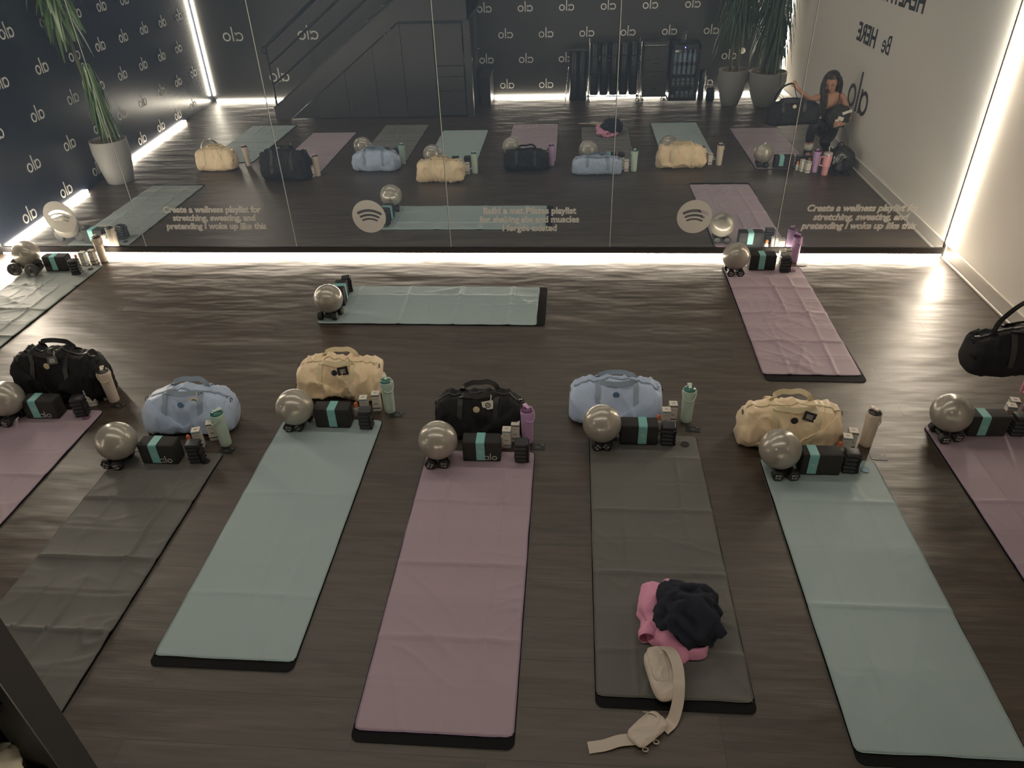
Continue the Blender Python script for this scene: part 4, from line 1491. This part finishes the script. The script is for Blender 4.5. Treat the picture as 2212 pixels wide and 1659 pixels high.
new_obj('cabin_light', box(B(), -0.15, 0.15, -0.185, -0.17, 0.805, 0.825), mat('cool_tube', (1, 1, 1), 0.5, emit=(0.7, 0.85, 1.0), estr=7), fr)
b0 = None
for row, (z, n) in enumerate(((0.0605, 5), (0.2505, 5), (0.4205, 5), (0.6005, 5))):
    for k in range(n):
        x = 1.745 - 0.15 + 0.075 * k
        if row >= 2:
            nm, lb, g = 'drink_bottle', 'clear water bottle chilling on a fridge shelf', 'water bottles in the fridge'
        else:
            nm, lb, g = 'drink_can', 'pale drink can lying end-on in the fridge', 'cans in the bottom of the fridge'
        if row == 2 and k == 0:
            bt = thing(nm, lb, 'bottle', (x, 0.31, z), 0, g)
            new_obj('clear_body', lathe(B(), [(0.024, 0), (0.026, 0.01), (0.026, 0.10), (0.010, 0.130), (0.010, 0.145)], 18), mat('clear_plastic', (0.75, 0.86, 0.92), 0.12, trans=0.5), bt, smooth=True, auto=0.8)
            new_obj('screw_cap', lathe(B(), [(0.012, 0.1455), (0.012, 0.158)], 14), m_card, bt, smooth=True, auto=0.8)
        elif row >= 2:
            dup(bt, (x, 0.31, z))
        elif row == 0 and k == 0:
            cn = thing(nm, lb, 'can', (x, 0.34, z), 0, g)
            q = lathe(B(), [(0.020, 0), (0.026, 0.006), (0.026, 0.11), (0.021, 0.116), (0.019, 0.113)], 20)
            bmesh.ops.transform(q, matrix=Matrix.Translation((0, 0, 0.0265)) @ Matrix.Rotation(PI / 2, 4, 'X'), verts=q.verts)
            bmesh.ops.translate(q, vec=(0, 0.0, 0), verts=q.verts)
            new_obj('can_body', q, mat('grey_can', (0.35, 0.37, 0.38), 0.3, 0.4), cn, smooth=True, auto=0.7)
        else:
            dup(cn, (x, 0.34, z))
            if row == 1 or True:
                dup(cn, (x + (0.0 if k % 2 else 0.0), 0.34, z + 0.0535))
t = thing('countertop_appliance', 'small black countertop appliance on top of the fridge', 'appliance', (1.70, 0.24, 0.851))
new_obj('housing', box(B(), -0.055, 0.055, -0.06, 0.06, 0, 0.05, bevel=0.006), m_black_metal, t, smooth=True, auto=0.6)
new_obj('glass_jar', lathe(B(), [(0.045, 0.051), (0.048, 0.12), (0.048, 0.13)], 22), mat('smoked_glass', (0.08, 0.09, 0.09), 0.1, coat=0.5), t, smooth=True, auto=0.7)
new_obj('jar_lid', box(B(), -0.055, 0.055, -0.055, 0.055, 0.131, 0.165, bevel=0.006), m_stair, t, smooth=True, auto=0.6)
t = thing('steel_flask', 'tall dark steel flask on the floor right of the fridge', 'flask', (2.06, 0.22, 0))
new_obj('flask_body', lathe(B(), [(0.045, 0), (0.048, 0.01), (0.048, 0.40), (0.040, 0.42)], 24), mat('gunmetal', (0.08, 0.08, 0.085), 0.25, 0.8), t, smooth=True, auto=0.7)
new_obj('flask_lid', lathe(B(), [(0.048, 0.421), (0.048, 0.45), (0.03, 0.46)], 24), m_black_metal, t, smooth=True, auto=0.7)
t = thing('canister', 'squat black canister with ring handle beside the left planter', 'canister', (2.20, 0.30, 0))
new_obj('canister_body', lathe(B(), [(0.06, 0), (0.07, 0.02), (0.07, 0.17), (0.06, 0.19)], 26), m_black_metal, t, smooth=True, auto=0.7)
new_obj('ring_handle', tube(B(), [(0.035 * math.cos(k * PI / 8), 0, 0.222 + 0.035 * math.sin(k * PI / 8)) for k in range(16)], 0.006, 8, closed=True), m_black_metal, t, smooth=True)
t = thing('wall_sensor', 'white round sensor fixed low on the back wall behind the planters', 'sensor', (2.70, YB + 0.0, 0.66))
q = lathe(B(), [(0.045, 0), (0.045, 0.02), (0.03, 0.03)], 24)
bmesh.ops.transform(q, matrix=Matrix.Rotation(-PI / 2, 4, 'X'), verts=q.verts)
new_obj('sensor_body', q, m_card, t, smooth=True, auto=0.6)

# ------------------------------------------------------------------ planters
m_pot = mat('grey_concrete_pot', (0.29, 0.285, 0.275), 0.65, bump=(18, 0.05))
m_cane = mat('green_brown_cane', (0.085, 0.085, 0.04), 0.6, bump=(90, 0.4))
m_leaf = mat('dark_glossy_leaf', (0.030, 0.075, 0.028), 0.32, var=0.5, bump=(3, 0.0))
m_leaf2 = mat('bright_glossy_leaf', (0.085, 0.16, 0.05), 0.3, var=0.5, bump=(3, 0.0))
m_moss = mat('straw_mulch', (0.20, 0.13, 0.075), 0.9, bump=(60, 0.8))


def leaf(bm, base, az, length, width, rise, droop, rng):
    d = Vector((math.cos(az), math.sin(az), 0))
    s = Vector((-math.sin(az), math.cos(az), 0))
    n = 7
    rows = []
    for k in range(n + 1):
        t = k / n
        p = base + d * length * (t * 0.55 if droop > 1 else t * .8) + Vector((0, 0, rise * math.sin(t * 1.5) - droop * length * t * t))
        w = width * math.sin(PI * min(0.97, 0.12 + 0.88 * t)) ** 0.7
        tw = 0.15 * math.sin(t * 3 + az)
        rows.append((bm.verts.new(p - s * w / 2 + Vector((0, 0, w * .25 + tw * w))), bm.verts.new(p), bm.verts.new(p + s * w / 2 + Vector((0, 0, w * .25 - tw * w)))))
    for a, b in zip(rows, rows[1:]):
        bm.faces.new((a[0], a[1], b[1], b[0]))
        bm.faces.new((a[1], a[2], b[2], b[1]))


def tree(name, label, loc, pot, canes, seed, leafmat, tufts, lw=0.035, ll=0.42):
    rng = random.Random(seed)
    t = thing(name, label, 'plant', loc, rng.random() * 6, 'potted plants in the studio')
    r0, r1, h = pot
    bm = B()
    lathe(bm, [(r0 * .9, 0), (r0, 0.012), (r0 + (r1 - r0) * .55, h * .35), (r1, h * .72), (r1 * .985, h), (r1 * .93, h), (r1 * .90, h - .05)], 48)
    new_obj('planter', bm, m_pot, t, smooth=True, auto=0.9)
    bm = B()
    q = bmesh.new()
    bmesh.ops.create_grid(q, x_segments=36, y_segments=36, size=1)
    for v in q.verts:
        x, y = v.co.x, v.co.y
        rr = max(abs(x), abs(y))
        l_ = math.hypot(x, y) or 1
        v.co = Vector((x / l_ * rr * r1 * .915, y / l_ * rr * r1 * .915, h - 0.03 + 0.02 * fnoise(x * 9, y * 9, seed)))
    merge(bm, q)
    new_obj('mulch', bm, m_moss, t, smooth=True)
    for (cx, cy, hh, lx, ly) in canes:
        pts = [(cx + lx * k / 8 * hh + 0.015 * fnoise(k * .6, seed), cy + ly * k / 8 * hh, h - 0.04 + (hh - h + .04) * k / 8) for k in range(9)]
        bm = B()
        pp = spline(pts, 5)
        rs = [0.021 - 0.006 * i / len(pp) + (0.0025 if i % 2 else 0) for i in range(len(pp))]
        tube(bm, pp, rs, 12)
        new_obj('cane', bm, m_cane, t, smooth=True)
    for (cx, cy, z0, z1, cnt, ln, wd, dr_) in tufts:
        bm = B()
        for k in range(cnt):
            f = k / cnt
            z = z0 + (z1 - z0) * f
            leaf(bm, Vector((cx + rng.uniform(-.01, .01), cy + rng.uniform(-.01, .01), z)), k * 2.399 + rng.uniform(-.3, .3), ln * rng.uniform(.8, 1.15), wd * rng.uniform(.8, 1.2), rng.uniform(.08, .16), dr_ * rng.uniform(.7, 1.2), rng)
        new_obj('foliage', bm, leafmat, t, smooth=True)
    return t


tree('potted_dracaena', 'tall broad-leaved plant in a pale pot before the navy wall', (-5.62, 4.10, 0), (0.155, 0.215, 0.52), [(0.02, 0.0, 2.4, 0.02, 0.02), (-0.05, 0.03, 2.3, -0.03, 0.04), (0.0, -0.06, 1.0, 0.05, -0.03)], 3, m_leaf2,
     [(0.06, 0.05, 1.90, 2.5, 60, 0.36, 0.070, 1.35), (-0.12, 0.12, 1.85, 2.4, 50, 0.34, 0.07, 1.35), (0.03, -0.05, 0.80, 1.38, 90, 0.23, 0.028, 2.2)])
tree('potted_dracaena', 'left of two tall narrow-leaved plants in egg-shaped pots at the back corner', (2.46, 0.58, 0), (0.13, 0.225, 0.52), [(-0.06, 0.0, 1.75, -0.0, 0.0), (0.04, 0.04, 1.7, 0.02, 0.0), (0.0, -0.05, 1.6, 0.02, -.02)], 11, m_leaf,
     [(-0.06, 0.0, 1.25, 2.1, 100, 0.50, 0.028, 1.3), (0.07, 0.03, 1.2, 2.2, 100, 0.50, 0.028, 1.3), (0.02, -0.06, 1.35, 1.9, 60, 0.45, 0.028, 1.3)])
tree('potted_dracaena', 'right of two tall narrow-leaved plants in egg-shaped pots at the back corner', (2.96, 0.66, 0), (0.15, 0.285, 0.50), [(-0.06, 0.02, 1.5, -0.0, 0.0), (0.05, -0.04, 1.6, 0.02, 0.02), (0.0, 0.06, 1.3, -0.02, 0), (0.10, 0.03, 1.2, 0.03, 0)], 19, m_leaf,
     [(-0.08, 0.02, 0.85, 1.9, 150, 0.42, 0.026, 1.5), (0.08, -0.02, 0.95, 2.1, 150, 0.44, 0.026, 1.5), (0.02, 0.08, 0.6, 1.3, 90, 0.30, 0.022, 1.7)])

# leaves bend along the walls they touch
bpy.context.view_layer.update()
for o in bpy.data.objects:
    if o.name.startswith('foliage'):
        mw = o.parent.matrix_basis
        inv = mw.inverted()
        for v in o.data.vertices:
            p = mw @ v.co
            q = Vector((min(max(p.x, wall_x(p.y) + 0.03), XR - 0.03), max(p.y, YB + 0.04), p.z))
            if q != p:
                v.co = inv @ q

# ------------------------------------------------------------------ the crouching woman and her things


def skin(name, pts, edges, m, parent, root=None, sub=2, keep=False):
    me = bpy.data.meshes.new(name)
    names = list(pts)
    me.from_pydata([pts[n][0] for n in names], [(names.index(a), names.index(b)) for a, b in edges], [])
    o = bpy.data.objects.new(name, me)
    COL.objects.link(o)
    md = o.modifiers.new('skin', 'SKIN')
    md.use_smooth_shade = True
    sv = me.skin_vertices[0].data
    for i, n_ in enumerate(names):
        r = pts[n_][1]
        sv[i].radius = (r, r) if not isinstance(r, tuple) else r
        sv[i].use_root = (n_ == (root or names[0]))
    s = o.modifiers.new('sub', 'SUBSURF')
    s.levels = s.render_levels = sub
    bake(o)
    o.data.materials.clear()
    o.data.materials.append(m)
    for p in o.data.polygons:
        p.use_smooth = True
    if parent:
        o.parent = parent
    return o


m_skin = mat('warm_skin', (0.50, 0.27, 0.18), 0.5)
m_hair = mat('dark_brown_hair', (0.022, 0.013, 0.010), 0.38, bump=(120, 0.3))
m_leg = mat('black_leggings', (0.014, 0.014, 0.018), 0.55)
O = Vector((3.08, 3.32, 0))


def w(x, y, z):
    return (x - O.x, y - O.y, z)


wm = thing('person', 'crouching person with long dark hair, black camisole and leggings, seen mirrored by the cream wall', 'person', tuple(O))
P = {
    'pelvis': (w(3.20, 3.13, .31), 0.105), 'waist': (w(3.16, 3.19, .45), 0.088), 'chest': (w(3.11, 3.28, .60), (0.115, 0.095)), 'upch': (w(3.095, 3.325, .70), (0.10, 0.07)),
    'neck': (w(3.075, 3.355, .775), 0.040), 'jaw': (w(3.045, 3.40, .835), 0.052), 'head': (w(3.035, 3.405, .905), 0.082), 'crown': (w(3.05, 3.385, .965), 0.070),
    'shR': (w(3.225, 3.31, .715), 0.048), 'elR': (w(3.325, 3.40, .50), 0.036), 'wrR': (w(3.21, 3.545, .455), 0.024), 'pR': (w(3.165, 3.575, .465), (0.030, 0.018)),
    'shL': (w(2.965, 3.345, .725), 0.046), 'elL': (w(2.78, 3.50, .73), 0.034), 'wrL': (w(2.585, 3.655, .895), 0.023), 'pL': (w(2.545, 3.675, .935), (0.020, 0.028)),
    'hipL': (w(3.12, 3.15, .29), 0.098), 'knL': (w(2.89, 3.55, .485), 0.058), 'caL': (w(2.89, 3.47, .33), 0.054), 'anL': (w(2.90, 3.46, .095), 0.036), 'toL': (w(2.90, 3.60, .035), 0.032),
    'hipR': (w(3.26, 3.12, .28), 0.098), 'knR': (w(3.06, 3.50, .235), 0.060), 'caR': (w(3.13, 3.36, .16), 0.052), 'anR': (w(3.22, 3.12, .105), 0.036), 'toR': (w(3.23, 3.14, .035), 0.030),
}
E_ = [('pelvis', 'waist'), ('waist', 'chest'), ('chest', 'upch'), ('upch', 'neck'), ('neck', 'jaw'), ('jaw', 'head'), ('head', 'crown'), ('upch', 'shR'), ('shR', 'elR'), ('elR', 'wrR'), ('wrR', 'pR'),
      ('upch', 'shL'), ('shL', 'elL'), ('elL', 'wrL'), ('wrL', 'pL'), ('pelvis', 'hipL'), ('hipL', 'knL'), ('knL', 'caL'), ('caL', 'anL'), ('anL', 'toL'), ('pelvis', 'hipR'), ('hipR', 'knR'), ('knR', 'caR'), ('caR', 'anR'), ('anR', 'toR')]
# fingers rooted in the palms
for i in range(4):
    f = (i - 1.5)
    ln = (0.9, 1.05, 1.0, 0.8)[i]
    a = Vector(P['pR'][0]) + Vector((-0.022, 0.010, -0.012 * f))
    P['fR%d0' % i] = (tuple(a), 0.009)
    P['fR%d1' % i] = (tuple(a + Vector((-0.028 * ln, 0.012, -0.006 * f))), 0.008)
    P['fR%d2' % i] = (tuple(a + Vector((-0.050 * ln, -0.002, -0.008 * f))), 0.0068)
    E_ += [('pR', 'fR%d0' % i), ('fR%d0' % i, 'fR%d1' % i), ('fR%d1' % i, 'fR%d2' % i)]
    a = Vector(P['pL'][0]) + Vector((-0.010 - 0.004 * f, 0.014 - 0.0 * f, 0.016 - 0.017 * f))
    P['fL%d0' % i] = (tuple(a), 0.009)
    P['fL%d1' % i] = (tuple(a + Vector((-0.020 * ln, 0.016, 0.004))), 0.008)
    P['fL%d2' % i] = (tuple(a + Vector((-0.030 * ln, -0.008, 0.0))), 0.0068)
    E_ += [('pL', 'fL%d0' % i), ('fL%d0' % i, 'fL%d1' % i), ('fL%d1' % i, 'fL%d2' % i)]
a = Vector(P['pR'][0])
P['tR0'] = (tuple(a + Vector((0.008, 0.012, 0.028))), 0.010)
P['tR1'] = (tuple(a + Vector((-0.016, 0.016, 0.046))), 0.008)
a = Vector(P['pL'][0])
P['tL0'] = (tuple(a + Vector((-0.012, -0.016, 0.004))), 0.010)
P['tL1'] = (tuple(a + Vector((-0.034, -0.010, 0.016))), 0.008)
E_ += [('pR', 'tR0'), ('tR0', 'tR1'), ('pL', 'tL0'), ('tL0', 'tL1')]
body = skin('body', P, E_, m_skin, wm, 'pelvis', 2)
# face: nose, lids, brows, lips, ears, turned down and to the left
Rf = Matrix.Translation(w(3.035, 3.405, .905)) @ Matrix.Rotation(0.42, 4, 'Z') @ Matrix.Rotation(-0.42, 4, 'X')
bm = B()
tube(bm, [Rf @ Vector(p) for p in ((0, 0.078, 0.018), (0, 0.096, -0.010), (0, 0.102, -0.022), (0, 0.088, -0.030))], [0.006, 0.009, 0.012, 0.008], 10)
new_obj('nose', bm, m_skin, body, smooth=True)
for s in (-1, 1):
    bm = tube(B(), [Rf @ Vector((s * 0.018, 0.083, 0.012)), Rf @ Vector((s * 0.030, 0.082, 0.009)), Rf @ Vector((s * 0.042, 0.074, 0.012))], [0.003, 0.0055, 0.003], 8)
    new_obj('eyelid', bm, mat('lash_dark', (0.06, 0.03, 0.025), 0.6), body, smooth=True)
    bm = tube(B(), [Rf @ Vector((s * 0.014, 0.085, 0.030)), Rf @ Vector((s * 0.030, 0.084, 0.036)), Rf @ Vector((s * 0.046, 0.073, 0.030))], [0.002, 0.003, 0.0015], 8)
    new_obj('eyebrow', bm, m_hair, body, smooth=True)
    bm = tube(B(), [Rf @ Vector((s * 0.078, 0.005, 0.015)), Rf @ Vector((s * 0.083, 0.0, -0.005)), Rf @ Vector((s * 0.076, 0.008, -0.025))], [0.008, 0.010, 0.006], 8)
    new_obj('ear', bm, m_skin, body, smooth=True)
bm = tube(B(), [Rf @ Vector((-0.020, 0.076, -0.052)), Rf @ Vector((0, 0.086, -0.050)), Rf @ Vector((0.020, 0.076, -0.052))], [0.003, 0.0065, 0.003], 8)
new_obj('lips', bm, mat('muted_lips', (0.34, 0.09, 0.08), 0.45), body, smooth=True)
# hair
bm = B()
t = bmesh.new()
bmesh.ops.create_uvsphere(t, u_segments=32, v_segments=24, radius=1)
for v in list(t.verts):
    x, y, z = v.co
    v.co = Vector((x * 0.094, y * 0.100 - 0.010, z * 0.105 + 0.028))
face = [f for f in t.faces if (f.calc_center_median().y > 0.045 and f.calc_center_median().z < 0.075)]
bmesh.ops.delete(t, geom=face, context='FACES')
bmesh.ops.transform(t, matrix=Rf, verts=t.verts)
merge(bm, t)
rng = random.Random(4)
for k in range(60):
    s = -1 if k % 2 else 1
    r0 = rng.uniform(-1, 1)
    st = Rf @ Vector((s * rng.uniform(0.055, 0.088), 0.02 * r0 - 0.02, 0.05))
    if s < 0:
        end = Vector(w(2.975 + rng.uniform(-.035, .05), 3.43 + rng.uniform(-.03, .03), .52 + rng.uniform(-.02, .12)))
        mid = Vector(w(2.965 + rng.uniform(-.02, .03), 3.41 + rng.uniform(-.02, .03), .74))
    else:
        end = Vector(w(3.20 + rng.uniform(-.05, .03), 3.29 + rng.uniform(-.03, .02), .64 + rng.uniform(-.03, .06)))
        mid = Vector(w(3.145 + rng.uniform(-.015, .03), 3.36 + rng.uniform(-.02, .02), .84))
    pp = spline([st, st.lerp(mid, .5) + Vector((s * .018, 0, .0)), mid, mid.lerp(end, .5), end], 4)
    tube(bm, pp, [0.012 if i < len(pp) - 4 else 0.012 - 0.0025 * (i - len(pp) + 4) for i in range(len(pp))], 6)
for k in range(26):
    st = Rf @ Vector((rng.uniform(-.05, .05), -0.085, 0.04))
    end = Vector(w(3.12 + rng.uniform(-.08, .08), 3.235, .60))
    tube(bm, spline([st, st.lerp(end, .4) + Vector((0, -0.02, 0)), end], 5), 0.011, 6)
new_obj('hair', bm, m_hair, wm, smooth=True)
# clothes
LG = {k: (P[k][0], tuple(c * 1.05 + .003 for c in P[k][1]) if isinstance(P[k][1], tuple) else P[k][1] * 1.06 + 0.003) for k in ('pelvis', 'waist', 'hipL', 'knL', 'caL', 'hipR', 'knR', 'caR')}
LG['anL'] = (w(2.895, 3.463, .20), 0.046)
LG['anR'] = (w(3.19, 3.20, .125), 0.044)
skin('leggings', LG, [('pelvis', 'waist'), ('pelvis', 'hipL'), ('hipL', 'knL'), ('knL', 'caL'), ('caL', 'anL'), ('pelvis', 'hipR'), ('hipR', 'knR'), ('knR', 'caR'), ('caR', 'anR')], m_leg, wm, 'pelvis')
TP = {'a': (w(3.165, 3.18, .42), 0.098), 'b': (w(3.14, 3.23, .51), 0.098), 'c': (w(3.11, 3.285, .60), (0.132, 0.118)), 'd': (w(3.105, 3.31, .66), (0.122, 0.10))}
tp = skin('camisole', TP, [('a', 'b'), ('b', 'c'), ('c', 'd')], m_leg, wm)
for s, pts in ((-1, ((3.03, 3.42, .65), (3.02, 3.412, .72), (3.02, 3.35, .785), (3.05, 3.25, .74))), (1, ((3.15, 3.42, .65), (3.165, 3.412, .71), (3.165, 3.34, .78), (3.15, 3.24, .73)))):
    new_obj('shoulder_strap', tube(B(), spline([w(*p) for p in pts], 5), 0.005, 8), m_leg, tp, smooth=True)
m_sock = mat('white_sock', (0.7, 0.68, 0.62), 0.8)
m_boot = mat('black_boot', (0.012, 0.012, 0.013), 0.4)
for (an, tw, kx) in (((2.90, 3.46), (2.90, 3.60), 0), ((3.215, 3.13), (3.23, 3.19), 1)):
    zt = .20 if kx == 0 else .135
    new_obj('sock', lathe(B(), [(0.044, -0.02), (0.050, 0.01), (0.050, 0.04), (0.046, 0.06)], 20, w(an[0], an[1] + (0 if kx == 0 else .02), zt - .05)), m_sock, wm, smooth=True)
    skin('boot', {'a': (w(an[0], an[1], zt - .04), 0.054), 'h': (w(an[0], an[1] - .02, .05), 0.056), 'm': (w((an[0] + tw[0]) / 2, (an[1] + tw[1]) / 2, .047), 0.052), 't': (w(tw[0], tw[1], .040), 0.045)}, [('a', 'h'), ('h', 'm'), ('m', 't')], m_boot, wm)

jk = thing('bundled_jacket', 'dark jacket bundled with white papers in the arms of the crouching person', 'clothing', (3.17, 3.47, 0.42))
bm = B()
t = bmesh.new()
bmesh.ops.create_icosphere(t, subdivisions=4, radius=1)
for v in t.verts:
    d = v.co
    p = Vector((d.x * 0.125, d.y * 0.075, d.z * 0.13 + 0.10))
    w0 = p * 14
    p += d * (0.022 * (1 - 2 * abs(noise.noise(w0))) + 0.008 * noise.noise(w0 * 2.3))
    v.co = p
merge(bm, t)
new_obj('bunched_cloth', bm, mat('washed_black_cloth', (0.028, 0.025, 0.022), 0.8), jk, smooth=True)
for (c, s_, a_) in (((0.0, 0.10, 0.105), (0.034, 0.002, 0.022), 0.3), ((0.065, 0.085, 0.175), (0.055, 0.002, 0.016), -0.35), ((-0.03, 0.10, 0.075), (0.030, 0.002, 0.020), 0.1)):
    bm = box(B(), -s_[0], s_[0], -s_[1], s_[1], -s_[2], s_[2], mtx=Matrix.Translation(c) @ Matrix.Rotation(a_, 4, 'Y'), bevel=0.001)
    new_obj('paper_sheet', bm, m_card, jk)

# duffel held in the air
hb = make_bag('black', 'black duffel held up by its straps by the crouching person', (2.56, 3.70, 0.505), L=0.62, D=0.24, H=0.27, seed=77, loops=(0.0, 0.0), rough=0.9, badge=True)
hb.rotation_euler = (0, 0.04, PI + 0.03)
bm = B()
ribbon(bm, spline([(0.21, 0.02, 0.25), (0.19, 0.02, 0.33), (0.12, 0.02, 0.42), (0.035, 0.0, 0.452), (0.012, 0.0, 0.43), (-0.02, 0.01, 0.34), (-0.06, 0.02, 0.25)], 7), (0, 1, 0.2), 0.034, 0.006)
new_obj('raised_strap', bm, m_matblack, hb, smooth=True, auto=0.9)

# backpack
bp = thing('backpack', 'slouching black backpack with keyring against the cream wall, seen mirrored', 'backpack', (3.17, 3.86, 0))
bm = B()
t = bmesh.new()
bmesh.ops.create_icosphere(t, subdivisions=5, radius=1)
for v in t.verts:
    d = v.co
    p = Vector((sgp(d.x, .75) * 0.155, sgp(d.y, .8) * 0.12, sgp(d.z, .8) * 0.135 + 0.137))
    p.x *= 1 - 0.25 * max(0, (p.z - .15) / .13)
    q = p * 11
    p += d * (0.016 * (1 - 2 * abs(noise.noise(q + Vector((3, 1, 2))))) + 0.006 * noise.noise(q * 2.5))
    p.x = min(p.x, 0.17)
    p.z = max(0.002, p.z)
    v.co = p
merge(bm, t)
new_obj('bag_body', bm, mat('glossy_black_nylon', (0.014, 0.014, 0.015), 0.28), bp, smooth=True)
bm = B()
t = bmesh.new()
bmesh.ops.create_icosphere(t, subdivisions=4, radius=1)
for v in t.verts:
    d = v.co
    p = Vector((sgp(d.x, .7) * 0.09, sgp(d.y, .8) * 0.04 + 0.105, sgp(d.z, .7) * 0.07 + 0.085))
    v.co = p + d * 0.008 * noise.noise(p * 20)
merge(bm, t)
new_obj('front_pocket', bm, MATS['glossy_black_nylon'], bp, smooth=True)
new_obj('grab_handle', ribbon(B(), spline([(-0.07, 0.0, 0.26), (-0.06, 0.0, 0.31), (-0.02, 0.0, 0.33), (0.01, 0.0, 0.27)], 6), (0, 1, 0), 0.022, 0.005), m_matblack, bp, smooth=True, auto=.9)
for sx in (-0.13, 0.02):
    new_obj('shoulder_strap', ribbon(B(), spline([(sx, 0.06, 0.23), (sx - 0.03, 0.14, 0.17), (sx - 0.02, 0.165, 0.08), (sx + 0.01, 0.17, 0.015), (sx + 0.05, 0.20, 0.004)], 6), (1, 0.2, 0), 0.034, 0.006), m_matblack, bp, smooth=True, auto=.9)
bm = B()
for k in range(4):
    tube(bm, [(-0.12 + 0.011 * math.cos(a), 0.145, 0.20 - 0.022 * k + 0.011 * math.sin(a)) for a in [2 * PI * j / 10 for j in range(10)]], 0.0022, 6, closed=True)
new_obj('keyring', bm, m_chrome, bp, smooth=True)

# pink tumbler with handle and straw
tb = thing('straw_tumbler', 'pink handled tumbler with a clear straw between lilac bottle and black backpack', 'tumbler', (2.965, 4.01, 0))
m_pink = mat('pink_enamel', (0.72, 0.34, 0.38), 0.35)
new_obj('cup_body', lathe(B(), [(0.033, 0), (0.036, 0.005), (0.038, 0.09), (0.046, 0.10), (0.051, 0.225), (0.050, 0.23)], 32), m_pink, tb, smooth=True, auto=0.6)
new_obj('rim_ring', lathe(B(), [(0.0515, 0.2305), (0.0525, 0.24), (0.0515, 0.245)], 32), m_chrome, tb, smooth=True, auto=0.6)
new_obj('clear_lid', lathe(B(), [(0.050, 0.2455), (0.050, 0.258), (0.03, 0.262)], 28), mat('blush_lid', (0.75, 0.6, 0.6), 0.15, trans=0.3), tb, smooth=True, auto=0.6)
new_obj('straw', tube(B(), [(0.0, 0.01, 0.262), (-0.004, 0.012, 0.335)], 0.005, 10), m_clear, tb, smooth=True)
bm = ribbon(B(), spline([(-0.048, 0.012, 0.215), (-0.085, 0.02, 0.21), (-0.090, 0.02, 0.16), (-0.085, 0.02, 0.12), (-0.044, 0.012, 0.115)], 6), (0.2, 1, 0), 0.02, 0.009)
new_obj('side_handle', bm, m_pink, tb, smooth=True, auto=0.9)
